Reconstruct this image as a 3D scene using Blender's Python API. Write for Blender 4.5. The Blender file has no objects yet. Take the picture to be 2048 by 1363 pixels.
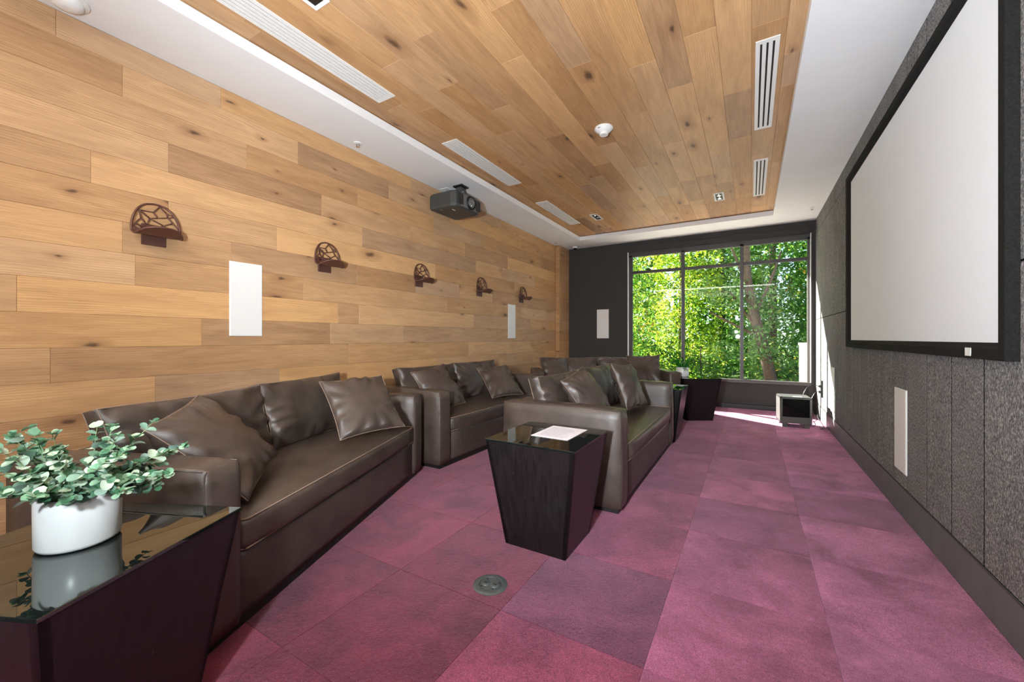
import bpy, bmesh, math, random
from mathutils import Vector, Matrix, Euler, noise as mnoise
S = bpy.context.scene
COL = S.collection
PI = math.pi
rnd = random.Random(7)

# ------------------------------------------------------------------ camera, world, sun, exposure
PSI = math.atan2(1502 - 1024, 803.0)            # the room's long axis vanishes right of centre
cam_d = bpy.data.cameras.new('camera')
cam = bpy.data.objects.new('camera', cam_d); COL.objects.link(cam)
cam_d.sensor_width = 36.0; cam_d.sensor_fit = 'HORIZONTAL'
cam_d.lens = 803.0 / 2048 * 36
cam_d.shift_y = -5.5 / 2048
cam_d.clip_start = 0.02; cam_d.clip_end = 300
cam.location = (0, 0, 1.19); cam.rotation_euler = (PI / 2, 0, PSI)
S.camera = cam
S.view_settings.view_transform = 'Standard'; S.view_settings.look = 'None'
S.view_settings.gamma = 1; S.view_settings.use_curve_mapping = False
S.view_settings.exposure = 0.25

W = bpy.data.worlds.new('sky'); S.world = W; W.use_nodes = True
_nt = W.node_tree; _bg = _nt.nodes['Background']
_sky = _nt.nodes.new('ShaderNodeTexSky'); _sky.sky_type = 'HOSEK_WILKIE'
_sky.sun_direction = (-0.74, 0.46, 0.49); _sky.turbidity = 3.0; _sky.ground_albedo = 0.3
_nt.links.new(_sky.outputs['Color'], _bg.inputs['Color'])
_bg.inputs['Strength'].default_value = 10.0

SUN_DIR = Vector((1.0, -0.62, -0.59)).normalized()
sd = bpy.data.lights.new('sun', 'SUN'); sun = bpy.data.objects.new('sun', sd); COL.objects.link(sun)
sd.energy = 42.0; sd.angle = math.radians(0.55); sd.color = (1.0, 0.95, 0.86)
sun.rotation_euler = SUN_DIR.to_track_quat('-Z', 'Y').to_euler(); sun.location = (-8, 14, 9)

def area(name, loc, rot, sx, sy, power, color=(1, 1, 1)):
    d = bpy.data.lights.new(name, 'AREA'); o = bpy.data.objects.new(name, d); COL.objects.link(o)
    d.shape = 'RECTANGLE'; d.size = sx; d.size_y = sy; d.energy = power; d.color = color
    o.location = loc; o.rotation_euler = rot
    return o
# light strip on the rear soffit (its reflection is the pale streak in the window glass)
area('soffit_strip_light', (-1.25, -.52, 3.035), (0, 0, 0), 3.9, .42, 70, (1.0, 0.97, 0.92))
# the photographer's bare flash beside the camera
fd = bpy.data.lights.new('photo_flash', 'POINT'); fl_o = bpy.data.objects.new('photo_flash', fd); COL.objects.link(fl_o)
fd.energy = 100; fd.shadow_soft_size = .05; fd.color = (.86, .94, 1.0); fl_o.location = (-.45, -.45, 1.42)
bd = bpy.data.lights.new('ceiling_fill_spot', 'SPOT'); bo = bpy.data.objects.new('ceiling_fill_spot', bd); COL.objects.link(bo)  # upward fill spot, added to brighten the ceiling and upper walls
bd.energy = 560; bd.spot_size = math.radians(125); bd.spot_blend = .9; bd.shadow_soft_size = .06; bd.color = (.88, .95, 1.0); bo.location = (-.40, -.40, 1.25)
bo.rotation_euler = (Vector((-1.5, 4.0, 3.1)) - bo.location).to_track_quat('-Z', 'Y').to_euler()
S.cycles.use_adaptive_sampling = True; S.cycles.adaptive_threshold = .10; S.cycles.adaptive_min_samples = 12
S.cycles.max_bounces = 5; S.cycles.diffuse_bounces = 4; S.cycles.glossy_bounces = 3; S.cycles.transmission_bounces = 3
S.cycles.transparent_max_bounces = 6; S.cycles.caustics_reflective = False; S.cycles.caustics_refractive = False
S.cycles.sample_clamp_indirect = 6.0

# ------------------------------------------------------------------ materials
def newmat(name):
    m = bpy.data.materials.new(name); m.use_nodes = True
    nt = m.node_tree
    return m, nt, nt.nodes['Principled BSDF']
def N(nt, t, **kw):
    n = nt.nodes.new(t)
    for k, v in kw.items():
        if k.startswith('i_'):
            n.inputs[k[2:].replace('_', ' ')].default_value = v
        else: setattr(n, k, v)
    return n
def srgb(r, g, b):
    f = lambda c: ((c / 255 + .055) / 1.055) ** 2.4 if c > 10 else c / 255 / 12.92
    return (f(r), f(g), f(b), 1)
def math_(nt, op, a, b=None, clamp=False):
    n = nt.nodes.new('ShaderNodeMath'); n.operation = op; n.use_clamp = clamp
    for i, x in enumerate((a, b)):
        if x is None: continue
        if isinstance(x, (int, float)): n.inputs[i].default_value = x
        else: nt.links.new(x, n.inputs[i])
    return n.outputs[0]
def mixc(nt, fac, a, b, mode='MIX'):
    n = nt.nodes.new('ShaderNodeMix'); n.data_type = 'RGBA'; n.blend_type = mode
    for sock, x in ((n.inputs[0], fac), (n.inputs[6], a), (n.inputs[7], b)):
        if isinstance(x, (int, float)): sock.default_value = x
        elif isinstance(x, tuple): sock.default_value = x
        else: nt.links.new(x, sock)
    return n.outputs[2]
def ramp(nt, fac, pts):
    n = nt.nodes.new('ShaderNodeValToRGB'); el = n.color_ramp.elements
    while len(el) < len(pts): el.new(0.5)
    for e, (p, c) in zip(el, pts):
        e.position = p; e.color = c if isinstance(c, tuple) else (c, c, c, 1)
    nt.links.new(fac, n.inputs[0])
    return n.outputs[0]
def mapped(nt, scale, rand=True, coord='Object'):
    tc = N(nt, 'ShaderNodeTexCoord'); mp = N(nt, 'ShaderNodeMapping'); mp.inputs['Scale'].default_value = scale
    nt.links.new(tc.outputs[coord], mp.inputs['Vector'])
    if rand:
        oi = N(nt, 'ShaderNodeObjectInfo'); v = N(nt, 'ShaderNodeVectorMath', operation='SCALE')
        cmb = N(nt, 'ShaderNodeCombineXYZ')
        r = math_(nt, 'MULTIPLY', oi.outputs['Random'], 91.7)
        nt.links.new(r, cmb.inputs[0]); nt.links.new(math_(nt, 'MULTIPLY', r, 1.37), cmb.inputs[1]); nt.links.new(math_(nt, 'MULTIPLY', r, 0.61), cmb.inputs[2])
        nt.links.new(cmb.outputs[0], mp.inputs['Location'])
    return mp.outputs[0]
def noise(nt, vec, scale, detail=4, rough=.55, dist=0.0):
    n = N(nt, 'ShaderNodeTexNoise'); n.inputs['Scale'].default_value = scale; n.inputs['Detail'].default_value = detail
    n.inputs['Roughness'].default_value = rough; n.inputs['Distortion'].default_value = dist
    nt.links.new(vec, n.inputs['Vector']); return n.outputs['Fac']
def bump(nt, bsdf, h, strength, dist=.002):
    b = N(nt, 'ShaderNodeBump'); b.inputs['Strength'].default_value = strength; b.inputs['Distance'].default_value = dist
    nt.links.new(h, b.inputs['Height']); nt.links.new(b.outputs[0], bsdf.inputs['Normal'])
M = {}
def plain(name, col, rough=.5, metal=0.0, nscale=0, namp=.12, bstr=0.0, spec=.5, coord='Object'):
    m, nt, b = newmat(name)
    b.inputs['Roughness'].default_value = rough; b.inputs['Metallic'].default_value = metal
    b.inputs['Specular IOR Level'].default_value = spec
    vec = mapped(nt, (1, 1, 1), rand=False, coord=coord)
    f = noise(nt, vec, nscale or 30, 4)
    lo = tuple(c * (1 - namp) for c in col[:3]) + (1,); hi = tuple(min(1, c * (1 + namp)) for c in col[:3]) + (1,)
    nt.links.new(ramp(nt, f, [(.3, lo), (.7, hi)]), b.inputs['Base Color'])
    if bstr: bump(nt, b, f, bstr, .001)
    M[name] = m; return m

def wood_mat(name):
    m, nt, b = newmat(name)
    oi = N(nt, 'ShaderNodeObjectInfo')
    sep = N(nt, 'ShaderNodeSeparateColor'); nt.links.new(oi.outputs['Color'], sep.inputs[0])
    tone, hue = sep.outputs[0], sep.outputs[1]
    v1 = mapped(nt, (1.0, 7.0, 1.0))
    g1 = noise(nt, v1, 2.2, 5, .6, 0.9)                 # broad cathedral grain
    v2 = mapped(nt, (3.0, 95.0, 1.0))
    g2 = noise(nt, v2, 2.6, 3, .6)                      # fine pores
    v3 = mapped(nt, (0.8, 3.0, 1.0))
    g3 = noise(nt, v3, 1.7, 2, .5)                      # cloudy patches
    dark = ramp(nt, hue, [(0.0, srgb(138, 106, 80)), (1.0, srgb(154, 112, 74))])
    lite = ramp(nt, hue, [(0.0, srgb(210, 173, 135)), (1.0, srgb(222, 175, 120))])
    t = math_(nt, 'ADD', math_(nt, 'MULTIPLY', tone, .5), math_(nt, 'MULTIPLY', math_(nt, 'SUBTRACT', g1, .5), .85))
    t = math_(nt, 'ADD', t, math_(nt, 'MULTIPLY', math_(nt, 'SUBTRACT', g2, .5), .60))
    t = math_(nt, 'ADD', t, math_(nt, 'MULTIPLY', math_(nt, 'SUBTRACT', g3, .5), .55))
    t = math_(nt, 'ADD', t, .30, clamp=True)
    col = mixc(nt, t, dark, lite)
    # dark growth lines
    wv = N(nt, 'ShaderNodeTexWave', wave_type='BANDS', bands_direction='Y'); wv.inputs['Scale'].default_value = 7.0
    wv.inputs['Distortion'].default_value = 7.0; wv.inputs['Detail'].default_value = 2.5; wv.inputs['Detail Scale'].default_value = .7
    nt.links.new(mapped(nt, (.55, 3.2, 1.0)), wv.inputs['Vector'])
    ln = ramp(nt, wv.outputs['Fac'], [(.0, 1.0), (.13, 0.0)])
    lnm = math_(nt, 'MULTIPLY', ln, math_(nt, 'MULTIPLY', ramp(nt, g3, [(.40, 0.0), (.62, 1.0)]), .48))
    col = mixc(nt, lnm, col, srgb(120, 82, 52))
    # knots with a soft halo
    vo = N(nt, 'ShaderNodeTexVoronoi', feature='F1', voronoi_dimensions='2D'); vo.inputs['Scale'].default_value = 1.0
    vk = mapped(nt, (1.9, 4.6, .01)); nd = N(nt, 'ShaderNodeVectorMath', operation='ADD')
    nz = N(nt, 'ShaderNodeTexNoise'); nz.inputs['Scale'].default_value = 5; nt.links.new(vk, nz.inputs['Vector'])
    sc = N(nt, 'ShaderNodeVectorMath', operation='SCALE'); sc.inputs['Scale'].default_value = .16; nt.links.new(nz.outputs['Color'], sc.inputs[0])
    nt.links.new(vk, nd.inputs[0]); nt.links.new(sc.outputs[0], nd.inputs[1]); nt.links.new(nd.outputs[0], vo.inputs['Vector'])
    sepk = N(nt, 'ShaderNodeSeparateColor'); nt.links.new(vo.outputs['Color'], sepk.inputs[0])
    sel = ramp(nt, sepk.outputs[0], [(.68, 0.0), (.76, 1.0)])
    kd = math_(nt, 'DIVIDE', vo.outputs['Distance'], math_(nt, 'ADD', .35, math_(nt, 'MULTIPLY', math_(nt, 'POWER', sepk.outputs[1], 2.0), 1.5)))
    halo = math_(nt, 'MULTIPLY', ramp(nt, kd, [(.05, 1.0), (.26, 0.0)]), sel)
    core = math_(nt, 'MULTIPLY', ramp(nt, kd, [(.03, 1.0), (.085, 0.0)]), sel)
    col = mixc(nt, math_(nt, 'MULTIPLY', halo, .45), col, srgb(128, 86, 56))
    col = mixc(nt, math_(nt, 'MULTIPLY', core, .74), col, srgb(62, 46, 38))
    nt.links.new(col, b.inputs['Base Color'])
    b.inputs['Roughness'].default_value = .47; b.inputs['Specular IOR Level'].default_value = .35
    bump(nt, b, math_(nt, 'ADD', g2, math_(nt, 'MULTIPLY', core, -2.0)), .12, .001)
    M[name] = m
wood_mat('oak')

def carpet_mat():
    m, nt, b = newmat('carpet')
    oi = N(nt, 'ShaderNodeObjectInfo')
    v = mapped(nt, (1, 1, 1))
    big = noise(nt, v, 3.2, 4, .6, .6); fine = noise(nt, v, 300, 2, .8); mid = noise(nt, v, 60, 3, .6)
    c = mixc(nt, ramp(nt, big, [(.30, 0.0), (.72, 1.0)]), (.46, .36, .42, 1), (1.34, 1.36, 1.36, 1))
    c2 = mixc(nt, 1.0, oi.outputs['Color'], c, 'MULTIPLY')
    sp = ramp(nt, fine, [(.30, 0.35), (.52, 1.0), (.72, 1.9)])
    c3 = mixc(nt, 1.0, c2, sp, 'MULTIPLY')
    c4 = mixc(nt, 1.0, c3, ramp(nt, mid, [(.3, .82), (.7, 1.16)]), 'MULTIPLY')
    nt.links.new(c4, b.inputs['Base Color'])
    b.inputs['Roughness'].default_value = .95; b.inputs['Specular IOR Level'].default_value = .1
    b.inputs['Sheen Weight'].default_value = .45; b.inputs['Sheen Roughness'].default_value = .45
    b.inputs['Sheen Tint'].default_value = (.95, .62, .78, 1)
    bump(nt, b, math_(nt, 'ADD', fine, mid), .7, .004)
    M['carpet'] = m
carpet_mat()

def felt_mat():
    m, nt, b = newmat('felt')
    v = mapped(nt, (1, 1.0, .45))
    f1 = noise(nt, v, 170, 3, .75); f2 = noise(nt, v, 520, 2, .7); f3 = noise(nt, v, 5, 3)
    s = math_(nt, 'ADD', math_(nt, 'MULTIPLY', f1, .65), math_(nt, 'MULTIPLY', f2, .35))
    c = ramp(nt, s, [(.36, srgb(54, 54, 55)), (.5, srgb(112, 112, 112)), (.64, srgb(190, 189, 186))])
    c = mixc(nt, 1.0, c, ramp(nt, f3, [(.3, .88), (.7, 1.1)]), 'MULTIPLY')
    nt.links.new(c, b.inputs['Base Color']); b.inputs['Roughness'].default_value = 1.0
    b.inputs['Specular IOR Level'].default_value = .1
    bump(nt, b, s, .5, .002); M['felt'] = m
felt_mat()

def leather_mat():
    m, nt, b = newmat('leather')
    v = mapped(nt, (1, 1, 1))
    vo = N(nt, 'ShaderNodeTexVoronoi', feature='DISTANCE_TO_EDGE'); vo.inputs['Scale'].default_value = 260; nt.links.new(v, vo.inputs['Vector'])
    f = noise(nt, v, 6, 4, .6); f2 = noise(nt, v, 45, 4, .7)
    nt.links.new(ramp(nt, f, [(.3, srgb(62, 52, 47)), (.7, srgb(84, 72, 65))]), b.inputs['Base Color'])
    nt.links.new(ramp(nt, f2, [(.3, .29), (.7, .43)]), b.inputs['Roughness'])
    b.inputs['Specular IOR Level'].default_value = .62
    h = math_(nt, 'ADD', ramp(nt, vo.outputs['Distance'], [(0.0, 0.0), (.2, 1.0)]), math_(nt, 'MULTIPLY', f2, 1.5))
    bump(nt, b, h, .22, .0012); M['leather'] = m
leather_mat()

def dark_wood():
    m, nt, b = newmat('espresso_wood')
    v = mapped(nt, (22, 22, 1.6)); f = noise(nt, v, 3, 5, .7)
    v2 = mapped(nt, (1, 1, .4)); sc = noise(nt, v2, 46, 3, .9)
    c = ramp(nt, f, [(.3, srgb(11, 10, 11)), (.72, srgb(30, 26, 27))])
    c = mixc(nt, ramp(nt, sc, [(.70, 0.0), (.74, .5)]), c, srgb(150, 140, 134))
    nt.links.new(c, b.inputs['Base Color']); b.inputs['Roughness'].default_value = .33
    bump(nt, b, f, .08, .001); M['espresso_wood'] = m
dark_wood()

def black_glass():
    m, nt, b = newmat('black_glass')
    v = mapped(nt, (1, 1, 1), rand=False); f = noise(nt, v, 14, 3)
    nt.links.new(ramp(nt, f, [(.3, (.004, .006, .006, 1)), (.7, (.007, .010, .009, 1))]), b.inputs['Base Color'])
    b.inputs['Roughness'].default_value = .015; b.inputs['IOR'].default_value = 2.1
    b.inputs['Specular Tint'].default_value = (.90, 1.0, .95, 1); M['black_glass'] = m
black_glass()

def pane_mat():
    m = bpy.data.materials.new('window_glass'); m.use_nodes = True; nt = m.node_tree; nt.nodes.clear()
    o = N(nt, 'ShaderNodeOutputMaterial'); mx = N(nt, 'ShaderNodeMixShader')
    tr = N(nt, 'ShaderNodeBsdfTransparent'); tr.inputs[0].default_value = (.975, .98, .975, 1)
    gl = N(nt, 'ShaderNodeBsdfGlossy'); gl.inputs['Roughness'].default_value = .01
    fr = N(nt, 'ShaderNodeFresnel'); fr.inputs['IOR'].default_value = 1.52
    v = mapped(nt, (1, 1, 1), rand=False); dirt = noise(nt, v, 2, 3)
    df = N(nt, 'ShaderNodeBsdfDiffuse'); df.inputs[0].default_value = (.8, .85, .82, 1)
    mx2 = N(nt, 'ShaderNodeMixShader')
    nt.links.new(ramp(nt, dirt, [(.45, 0.0), (.9, .025)]), mx2.inputs[0])
    ge = N(nt, 'ShaderNodeNewGeometry')
    nt.links.new(math_(nt, 'MULTIPLY', fr.outputs[0], math_(nt, 'SUBTRACT', 1.0, ge.outputs['Backfacing'])), mx.inputs[0]); nt.links.new(tr.outputs[0], mx.inputs[1]); nt.links.new(gl.outputs[0], mx.inputs[2])
    nt.links.new(mx.outputs[0], mx2.inputs[1]); nt.links.new(df.outputs[0], mx2.inputs[2]); nt.links.new(mx2.outputs[0], o.inputs[0])
    M['window_glass'] = m
pane_mat()

def leaf_mat(name, stops, trans=.6, rough=.5, spec=.3):
    m, nt, b = newmat(name)
    at = N(nt, 'ShaderNodeAttribute', attribute_name='tone')
    c = ramp(nt, at.outputs['Fac'], stops)
    nt.links.new(c, b.inputs['Base Color']); b.inputs['Roughness'].default_value = rough
    b.inputs['Specular IOR Level'].default_value = spec
    tl = N(nt, 'ShaderNodeBsdfTranslucent'); nt.links.new(c, tl.inputs[0])
    mx = N(nt, 'ShaderNodeMixShader'); mx.inputs[0].default_value = trans
    out = nt.nodes['Material Output']
    nt.links.new(b.outputs[0], mx.inputs[1]); nt.links.new(tl.outputs[0], mx.inputs[2]); nt.links.new(mx.outputs[0], out.inputs[0])
    M[name] = m
leaf_mat('tree_leaf_light', [(0.0, srgb(84, 122, 26)), (.5, srgb(142, 176, 40)), (.85, srgb(200, 208, 70)), (1.0, srgb(226, 214, 104))])
leaf_mat('tree_leaf_mid', [(0.0, srgb(52, 96, 30)), (.5, srgb(92, 146, 48)), (.9, srgb(150, 188, 74)), (1.0, srgb(206, 166, 62))])
leaf_mat('tree_leaf_pale', [(0.0, srgb(66, 108, 48)), (.5, srgb(112, 152, 78)), (1.0, srgb(176, 200, 128))])
leaf_mat('fern_leaf', [(0.0, srgb(14, 76, 26)), (.6, srgb(30, 132, 44)), (1.0, srgb(90, 180, 60))], .25, .4)

leaf_mat('eucalyptus_small', [(0.0, srgb(50, 98, 66)), (.5, srgb(112, 154, 122)), (1.0, srgb(186, 204, 176))], .15, .5)
def euca_mat():
    m, nt, b = newmat('eucalyptus_leaf')
    oi = N(nt, 'ShaderNodeObjectInfo'); tc = N(nt, 'ShaderNodeTexCoord')
    v = mapped(nt, (1, 1, 1)); f = noise(nt, v, 60, 3)
    c = ramp(nt, oi.outputs['Random'], [(0.0, srgb(84, 122, 100)), (.4, srgb(120, 152, 134)), (.75, srgb(158, 182, 166)), (1.0, srgb(190, 204, 180))])
    c = mixc(nt, 1.0, c, ramp(nt, f, [(.3, .85), (.7, 1.12)]), 'MULTIPLY')
    nt.links.new(c, b.inputs['Base Color']); b.inputs['Roughness'].default_value = .5
    M['eucalyptus_leaf'] = m
euca_mat()

plain('white_paint', srgb(238, 240, 242), .85, nscale=4, namp=.015, spec=.2)
plain('lip_paint', srgb(226, 225, 221), .8, nscale=4, namp=.015, spec=.2)
plain('charcoal_paint', srgb(66, 65, 63), .8, nscale=6, namp=.05, spec=.25)
plain('frame_metal', srgb(70, 66, 64), .42, nscale=40, namp=.06)
plain('baseboard_vinyl', srgb(98, 104, 102), .46, nscale=9, namp=.10, bstr=.04)
plain('gap_black', srgb(20, 19, 18), .95, spec=.1)
plain('screen_white', srgb(234, 240, 246), .75, nscale=3, namp=.012, spec=.2)
plain('screen_velvet', srgb(33, 33, 32), .9, nscale=160, namp=.35, spec=.15)
plain('white_metal', srgb(233, 234, 233), .45, nscale=20, namp=.02)
plain('speaker_cloth', srgb(228, 228, 226), .7, nscale=200, namp=.03)
plain('dark_slot', srgb(34, 34, 34), .8)
plain('plastic_grey', srgb(66, 67, 66), .45, nscale=60, namp=.06)
plain('plastic_light_grey', srgb(112, 113, 111), .4, nscale=60, namp=.06)
plain('plastic_black', srgb(22, 22, 22), .35, nscale=40, namp=.1)
plain('bronze', srgb(98, 64, 54), .40, metal=.3, nscale=50, namp=.12)
plain('chrome', srgb(210, 210, 210), .2, metal=1.0)
plain('brass_grey', srgb(112, 122, 124), .38, metal=.7, nscale=40, namp=.1)
plain('stitching', srgb(150, 128, 112), .7, nscale=300, namp=.15)
plain('sofa_plinth', srgb(24, 20, 18), .6)
plain('ceramic_white', srgb(222, 224, 222), .3, nscale=8, namp=.02)
plain('soil', srgb(40, 32, 24), .95, nscale=90, namp=.4, bstr=.6)
plain('stem_green', srgb(120, 150, 104), .6)
plain('paper', srgb(224, 220, 226), .9, nscale=60, namp=.015)
plain('print_grey', srgb(150, 146, 158), .9)
plain('bark', srgb(88, 70, 54), .95, nscale=22, namp=.45, bstr=.8)
plain('grass', srgb(78, 108, 40), .95, nscale=3, namp=.4)
plain('outside_concrete', srgb(214, 208, 196), .9, nscale=6, namp=.08)
plain('white_siding', srgb(236, 236, 234), .7, nscale=10, namp=.03)
plain('sub_gloss', srgb(14, 14, 14), .06, nscale=10, namp=.1)
plain('sub_grey', srgb(76, 75, 73), .45, nscale=70, namp=.06)
plain('lens_glass', srgb(170, 180, 186), .05, metal=.8)
plain('logo_silver', srgb(226, 228, 230), .3)
plain('plaster_rear', srgb(216, 212, 204), .85, nscale=5, namp=.02)

# ------------------------------------------------------------------ mesh helpers
def tobj(name, me, mat, parent=None):
    o = bpy.data.objects.new(name, me); COL.objects.link(o)
    if mat is not None and not me.materials: me.materials.append(M[mat])
    if parent: o.parent = parent
    return o
def bm_obj(name, bm, mat, parent=None, smooth=False):
    me = bpy.data.meshes.new(name); bm.to_mesh(me); bm.free()
    if smooth:
        for p in me.polygons: p.use_smooth = True
    return tobj(name, me, mat, parent)
def add_box(bm, lo, hi, mtx=None):
    x0, y0, z0 = lo; x1, y1, z1 = hi
    vs = [bm.verts.new(Vector(p) if mtx is None else mtx @ Vector(p)) for p in
          ((x0, y0, z0), (x1, y0, z0), (x1, y1, z0), (x0, y1, z0), (x0, y0, z1), (x1, y0, z1), (x1, y1, z1), (x0, y1, z1))]
    for f in ((0, 3, 2, 1), (4, 5, 6, 7), (0, 1, 5, 4), (1, 2, 6, 5), (2, 3, 7, 6), (3, 0, 4, 7)):
        bm.faces.new([vs[i] for i in f])
    return vs
def box(name, lo, hi, mat, parent=None, bevel=0.0, seg=2, mtx=None):
    bm = bmesh.new(); add_box(bm, lo, hi, mtx)
    if bevel: bmesh.ops.bevel(bm, geom=bm.edges[:], offset=bevel, segments=seg, profile=.5, affect='EDGES', clamp_overlap=True)
    o = bm_obj(name, bm, mat, parent, smooth=bool(bevel and seg > 1))
    if bevel and seg > 1: flat_normals(o)
    return o
def flat_normals(o):
    m = o.modifiers.new('weighted', 'WEIGHTED_NORMAL'); m.keep_sharp = False
def boxes(name, lst, mat, parent=None):
    bm = bmesh.new()
    for lo, hi in lst: add_box(bm, lo, hi)
    return bm_obj(name, bm, mat, parent)
def add_cyl(bm, c, r0, r1, h, seg=24, axis='Z', cap=True):
    rings = []
    for rr, t in ((r0, 0), (r1, h)):
        ring = []
        for i in range(seg):
            a = 2 * PI * i / seg; p = (rr * math.cos(a), rr * math.sin(a), t)
            if axis == 'X': p = (p[2], p[0], p[1])
            elif axis == 'Y': p = (p[1], p[2], p[0])
            ring.append(bm.verts.new(Vector(c) + Vector(p)))
        rings.append(ring)
    for i in range(seg):
        j = (i + 1) % seg; bm.faces.new((rings[0][i], rings[0][j], rings[1][j], rings[1][i]))
    if cap: bm.faces.new(rings[0][::-1]); bm.faces.new(rings[1])
def lathe(name, prof, mat, parent=None, seg=32, loc=(0, 0, 0), flip=1):
    bm = bmesh.new(); rings = []
    for r, z in prof:
        if r < 1e-6: rings.append([bm.verts.new((loc[0], loc[1], loc[2] + flip * z))])
        else: rings.append([bm.verts.new((loc[0] + r * math.cos(2 * PI * i / seg), loc[1] + r * math.sin(2 * PI * i / seg), loc[2] + flip * z)) for i in range(seg)])
    for a, b in zip(rings, rings[1:]):
        for i in range(seg):
            j = (i + 1) % seg
            if len(a) == 1 and len(b) == 1: continue
            if len(a) == 1: bm.faces.new((a[0], b[j], b[i]))
            elif len(b) == 1: bm.faces.new((a[i], a[j], b[0]))
            else: bm.faces.new((a[i], a[j], b[j], b[i]))
    bmesh.ops.recalc_face_normals(bm, faces=bm.faces[:])
    o = bm_obj(name, bm, mat, parent, smooth=True)
    for p in o.data.polygons: p.use_smooth = True
    e = o.modifiers.new('split', 'EDGE_SPLIT'); e.split_angle = math.radians(38)
    return o
def tube_bm(bm, pts, r, seg=6, closed=False, r_end=None):
    pts = [Vector(p) for p in pts]; n = len(pts); rings = []
    up = Vector((0, 0, 1)); prev = None
    for i, p in enumerate(pts):
        if closed: t = pts[(i + 1) % n] - pts[i - 1]
        else: t = pts[min(i + 1, n - 1)] - pts[max(i - 1, 0)]
        if t.length < 1e-9: t = Vector((0, 0, 1))
        t.normalize()
        if prev is None:
            a = t.cross(up)
            if a.length < .05: a = t.cross(Vector((1, 0, 0)))
        else: a = prev - t * prev.dot(t)
        if a.length < 1e-6: a = t.orthogonal()
        a.normalize(); prev = a; b = t.cross(a)
        rr = r if r_end is None else r + (r_end - r) * i / max(1, n - 1)
        rings.append([bm.verts.new(p + a * rr * math.cos(2 * PI * k / seg) + b * rr * math.sin(2 * PI * k / seg)) for k in range(seg)])
    m = n if closed else n - 1
    for i in range(m):
        A, B = rings[i], rings[(i + 1) % n]
        for k in range(seg):
            l = (k + 1) % seg; bm.faces.new((A[k], A[l], B[l], B[k]))
    if not closed: bm.faces.new(rings[0][::-1]); bm.faces.new(rings[-1])
def tube(name, pts, r, mat, parent=None, seg=6, closed=False, r_end=None):
    bm = bmesh.new(); tube_bm(bm, pts, r, seg, closed, r_end)
    bmesh.ops.recalc_face_normals(bm, faces=bm.faces[:])
    return bm_obj(name, bm, mat, parent, smooth=True)
def empty(name, loc=(0, 0, 0), rz=0.0):
    o = bpy.data.objects.new(name, None); COL.objects.link(o); o.location = loc; o.rotation_euler = (0, 0, rz)
    o.empty_display_size = .1; return o
def tag(o, label, cat, group=None):
    o['label'] = label; o['category'] = cat
    if group: o['group'] = group
    return o
def struct(o, label=None):
    o['kind'] = 'structure'
    if label: o['label'] = label
    return o
def copy_tree(o, parent=None):
    c = o.copy(); COL.objects.link(c); c.parent = parent
    for ch in [x for x in CHILD.get(o.name, [])]: copy_tree(ch, c)
    return c
CHILD = {}
def reg(root):
    """remember the children of a thing so that copies can be made"""
    for o in bpy.data.objects:
        if o.parent: CHILD.setdefault(o.parent.name, [])
    CHILD.clear()
    for o in bpy.data.objects:
        if o.parent: CHILD.setdefault(o.parent.name, []).append(o)

# ------------------------------------------------------------------ room dimensions
XL, XR, YN, YF, ZC, ZW = -3.37, 0.873, -0.85, 7.85, 3.045, 3.125
LIP = (-2.80, 0.287, -0.20, 7.22)

# floor slab + carpet tiles
floor = struct(box('floor', (XL - .3, YN - .02, -.12), (XR + .3, YF + .2, -.008), 'gap_black'), 'burgundy carpet tile floor')
TS, GX, GY = .6096, -.3336, 2.095
tone_over = {(-1, -1): (.62, .74, .80), (-1, 0): (1.05, .95, 1.0), (0, 1): (.78, .8, .84), (0, 0): (1.0, 1.0, 1.02), (0, -1): (1.12, 1.12, 1.12),
             (-1, 1): (1.22, 1.25, 1.2), (-1, 2): (.86, .86, .9), (-1, 3): (1.15, 1.25, 1.25), (0, 2): (1.28, 1.32, 1.3), (0, 3): (.95, 1.0, 1.0),
             (1, 2): (.72, .72, .78), (1, 1): (1.1, 1.16, 1.16), (1, 0): (1.16, 1.2, 1.22), (1, 3): (1.15, 1.25, 1.3), (1, -1): (1.0, 1.05, 1.1),
             (-2, -1): (.72, .52, .58), (-2, 0): (.95, .75, .78), (-2, -2): (.80, .62, .66), (-1, -2): (1.06, .92, .95), (-3, -1): (1.05, .9, .92), (-3, 0): (1.05, .95, 1.0),
             (-3, -2): (.86, .70, .76), (-3, -3): (1.2, 1.0, 1.0), (-2, -3): (.76, .56, .60), (-2, 1): (.9, .7, .74)}
def tile_mesh(sx, sy):
    bm = bmesh.new(); e = .0010; ox, oy = sx / 2 - .0004, sy / 2 - .0004
    lo = [bm.verts.new(p) for p in ((-ox, -oy, -.008), (ox, -oy, -.008), (ox, oy, -.008), (-ox, oy, -.008))]
    md = [bm.verts.new(p) for p in ((-ox, -oy, -.002), (ox, -oy, -.002), (ox, oy, -.002), (-ox, oy, -.002))]
    tp = [bm.verts.new(p) for p in ((-ox + e, -oy + e, 0), (ox - e, -oy + e, 0), (ox - e, oy - e, 0), (-ox + e, oy - e, 0))]
    for A, B in ((lo, md), (md, tp)):
        for i in range(4): j = (i + 1) % 4; bm.faces.new((A[i], A[j], B[j], B[i]))
    bm.faces.new(tp); bm.faces.new(lo[::-1])
    me = bpy.data.meshes.new('carpet_tile'); bm.to_mesh(me); bm.free(); me.materials.append(M['carpet']); return me
_tm = {}
CB = srgb(124, 62, 86)
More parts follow.
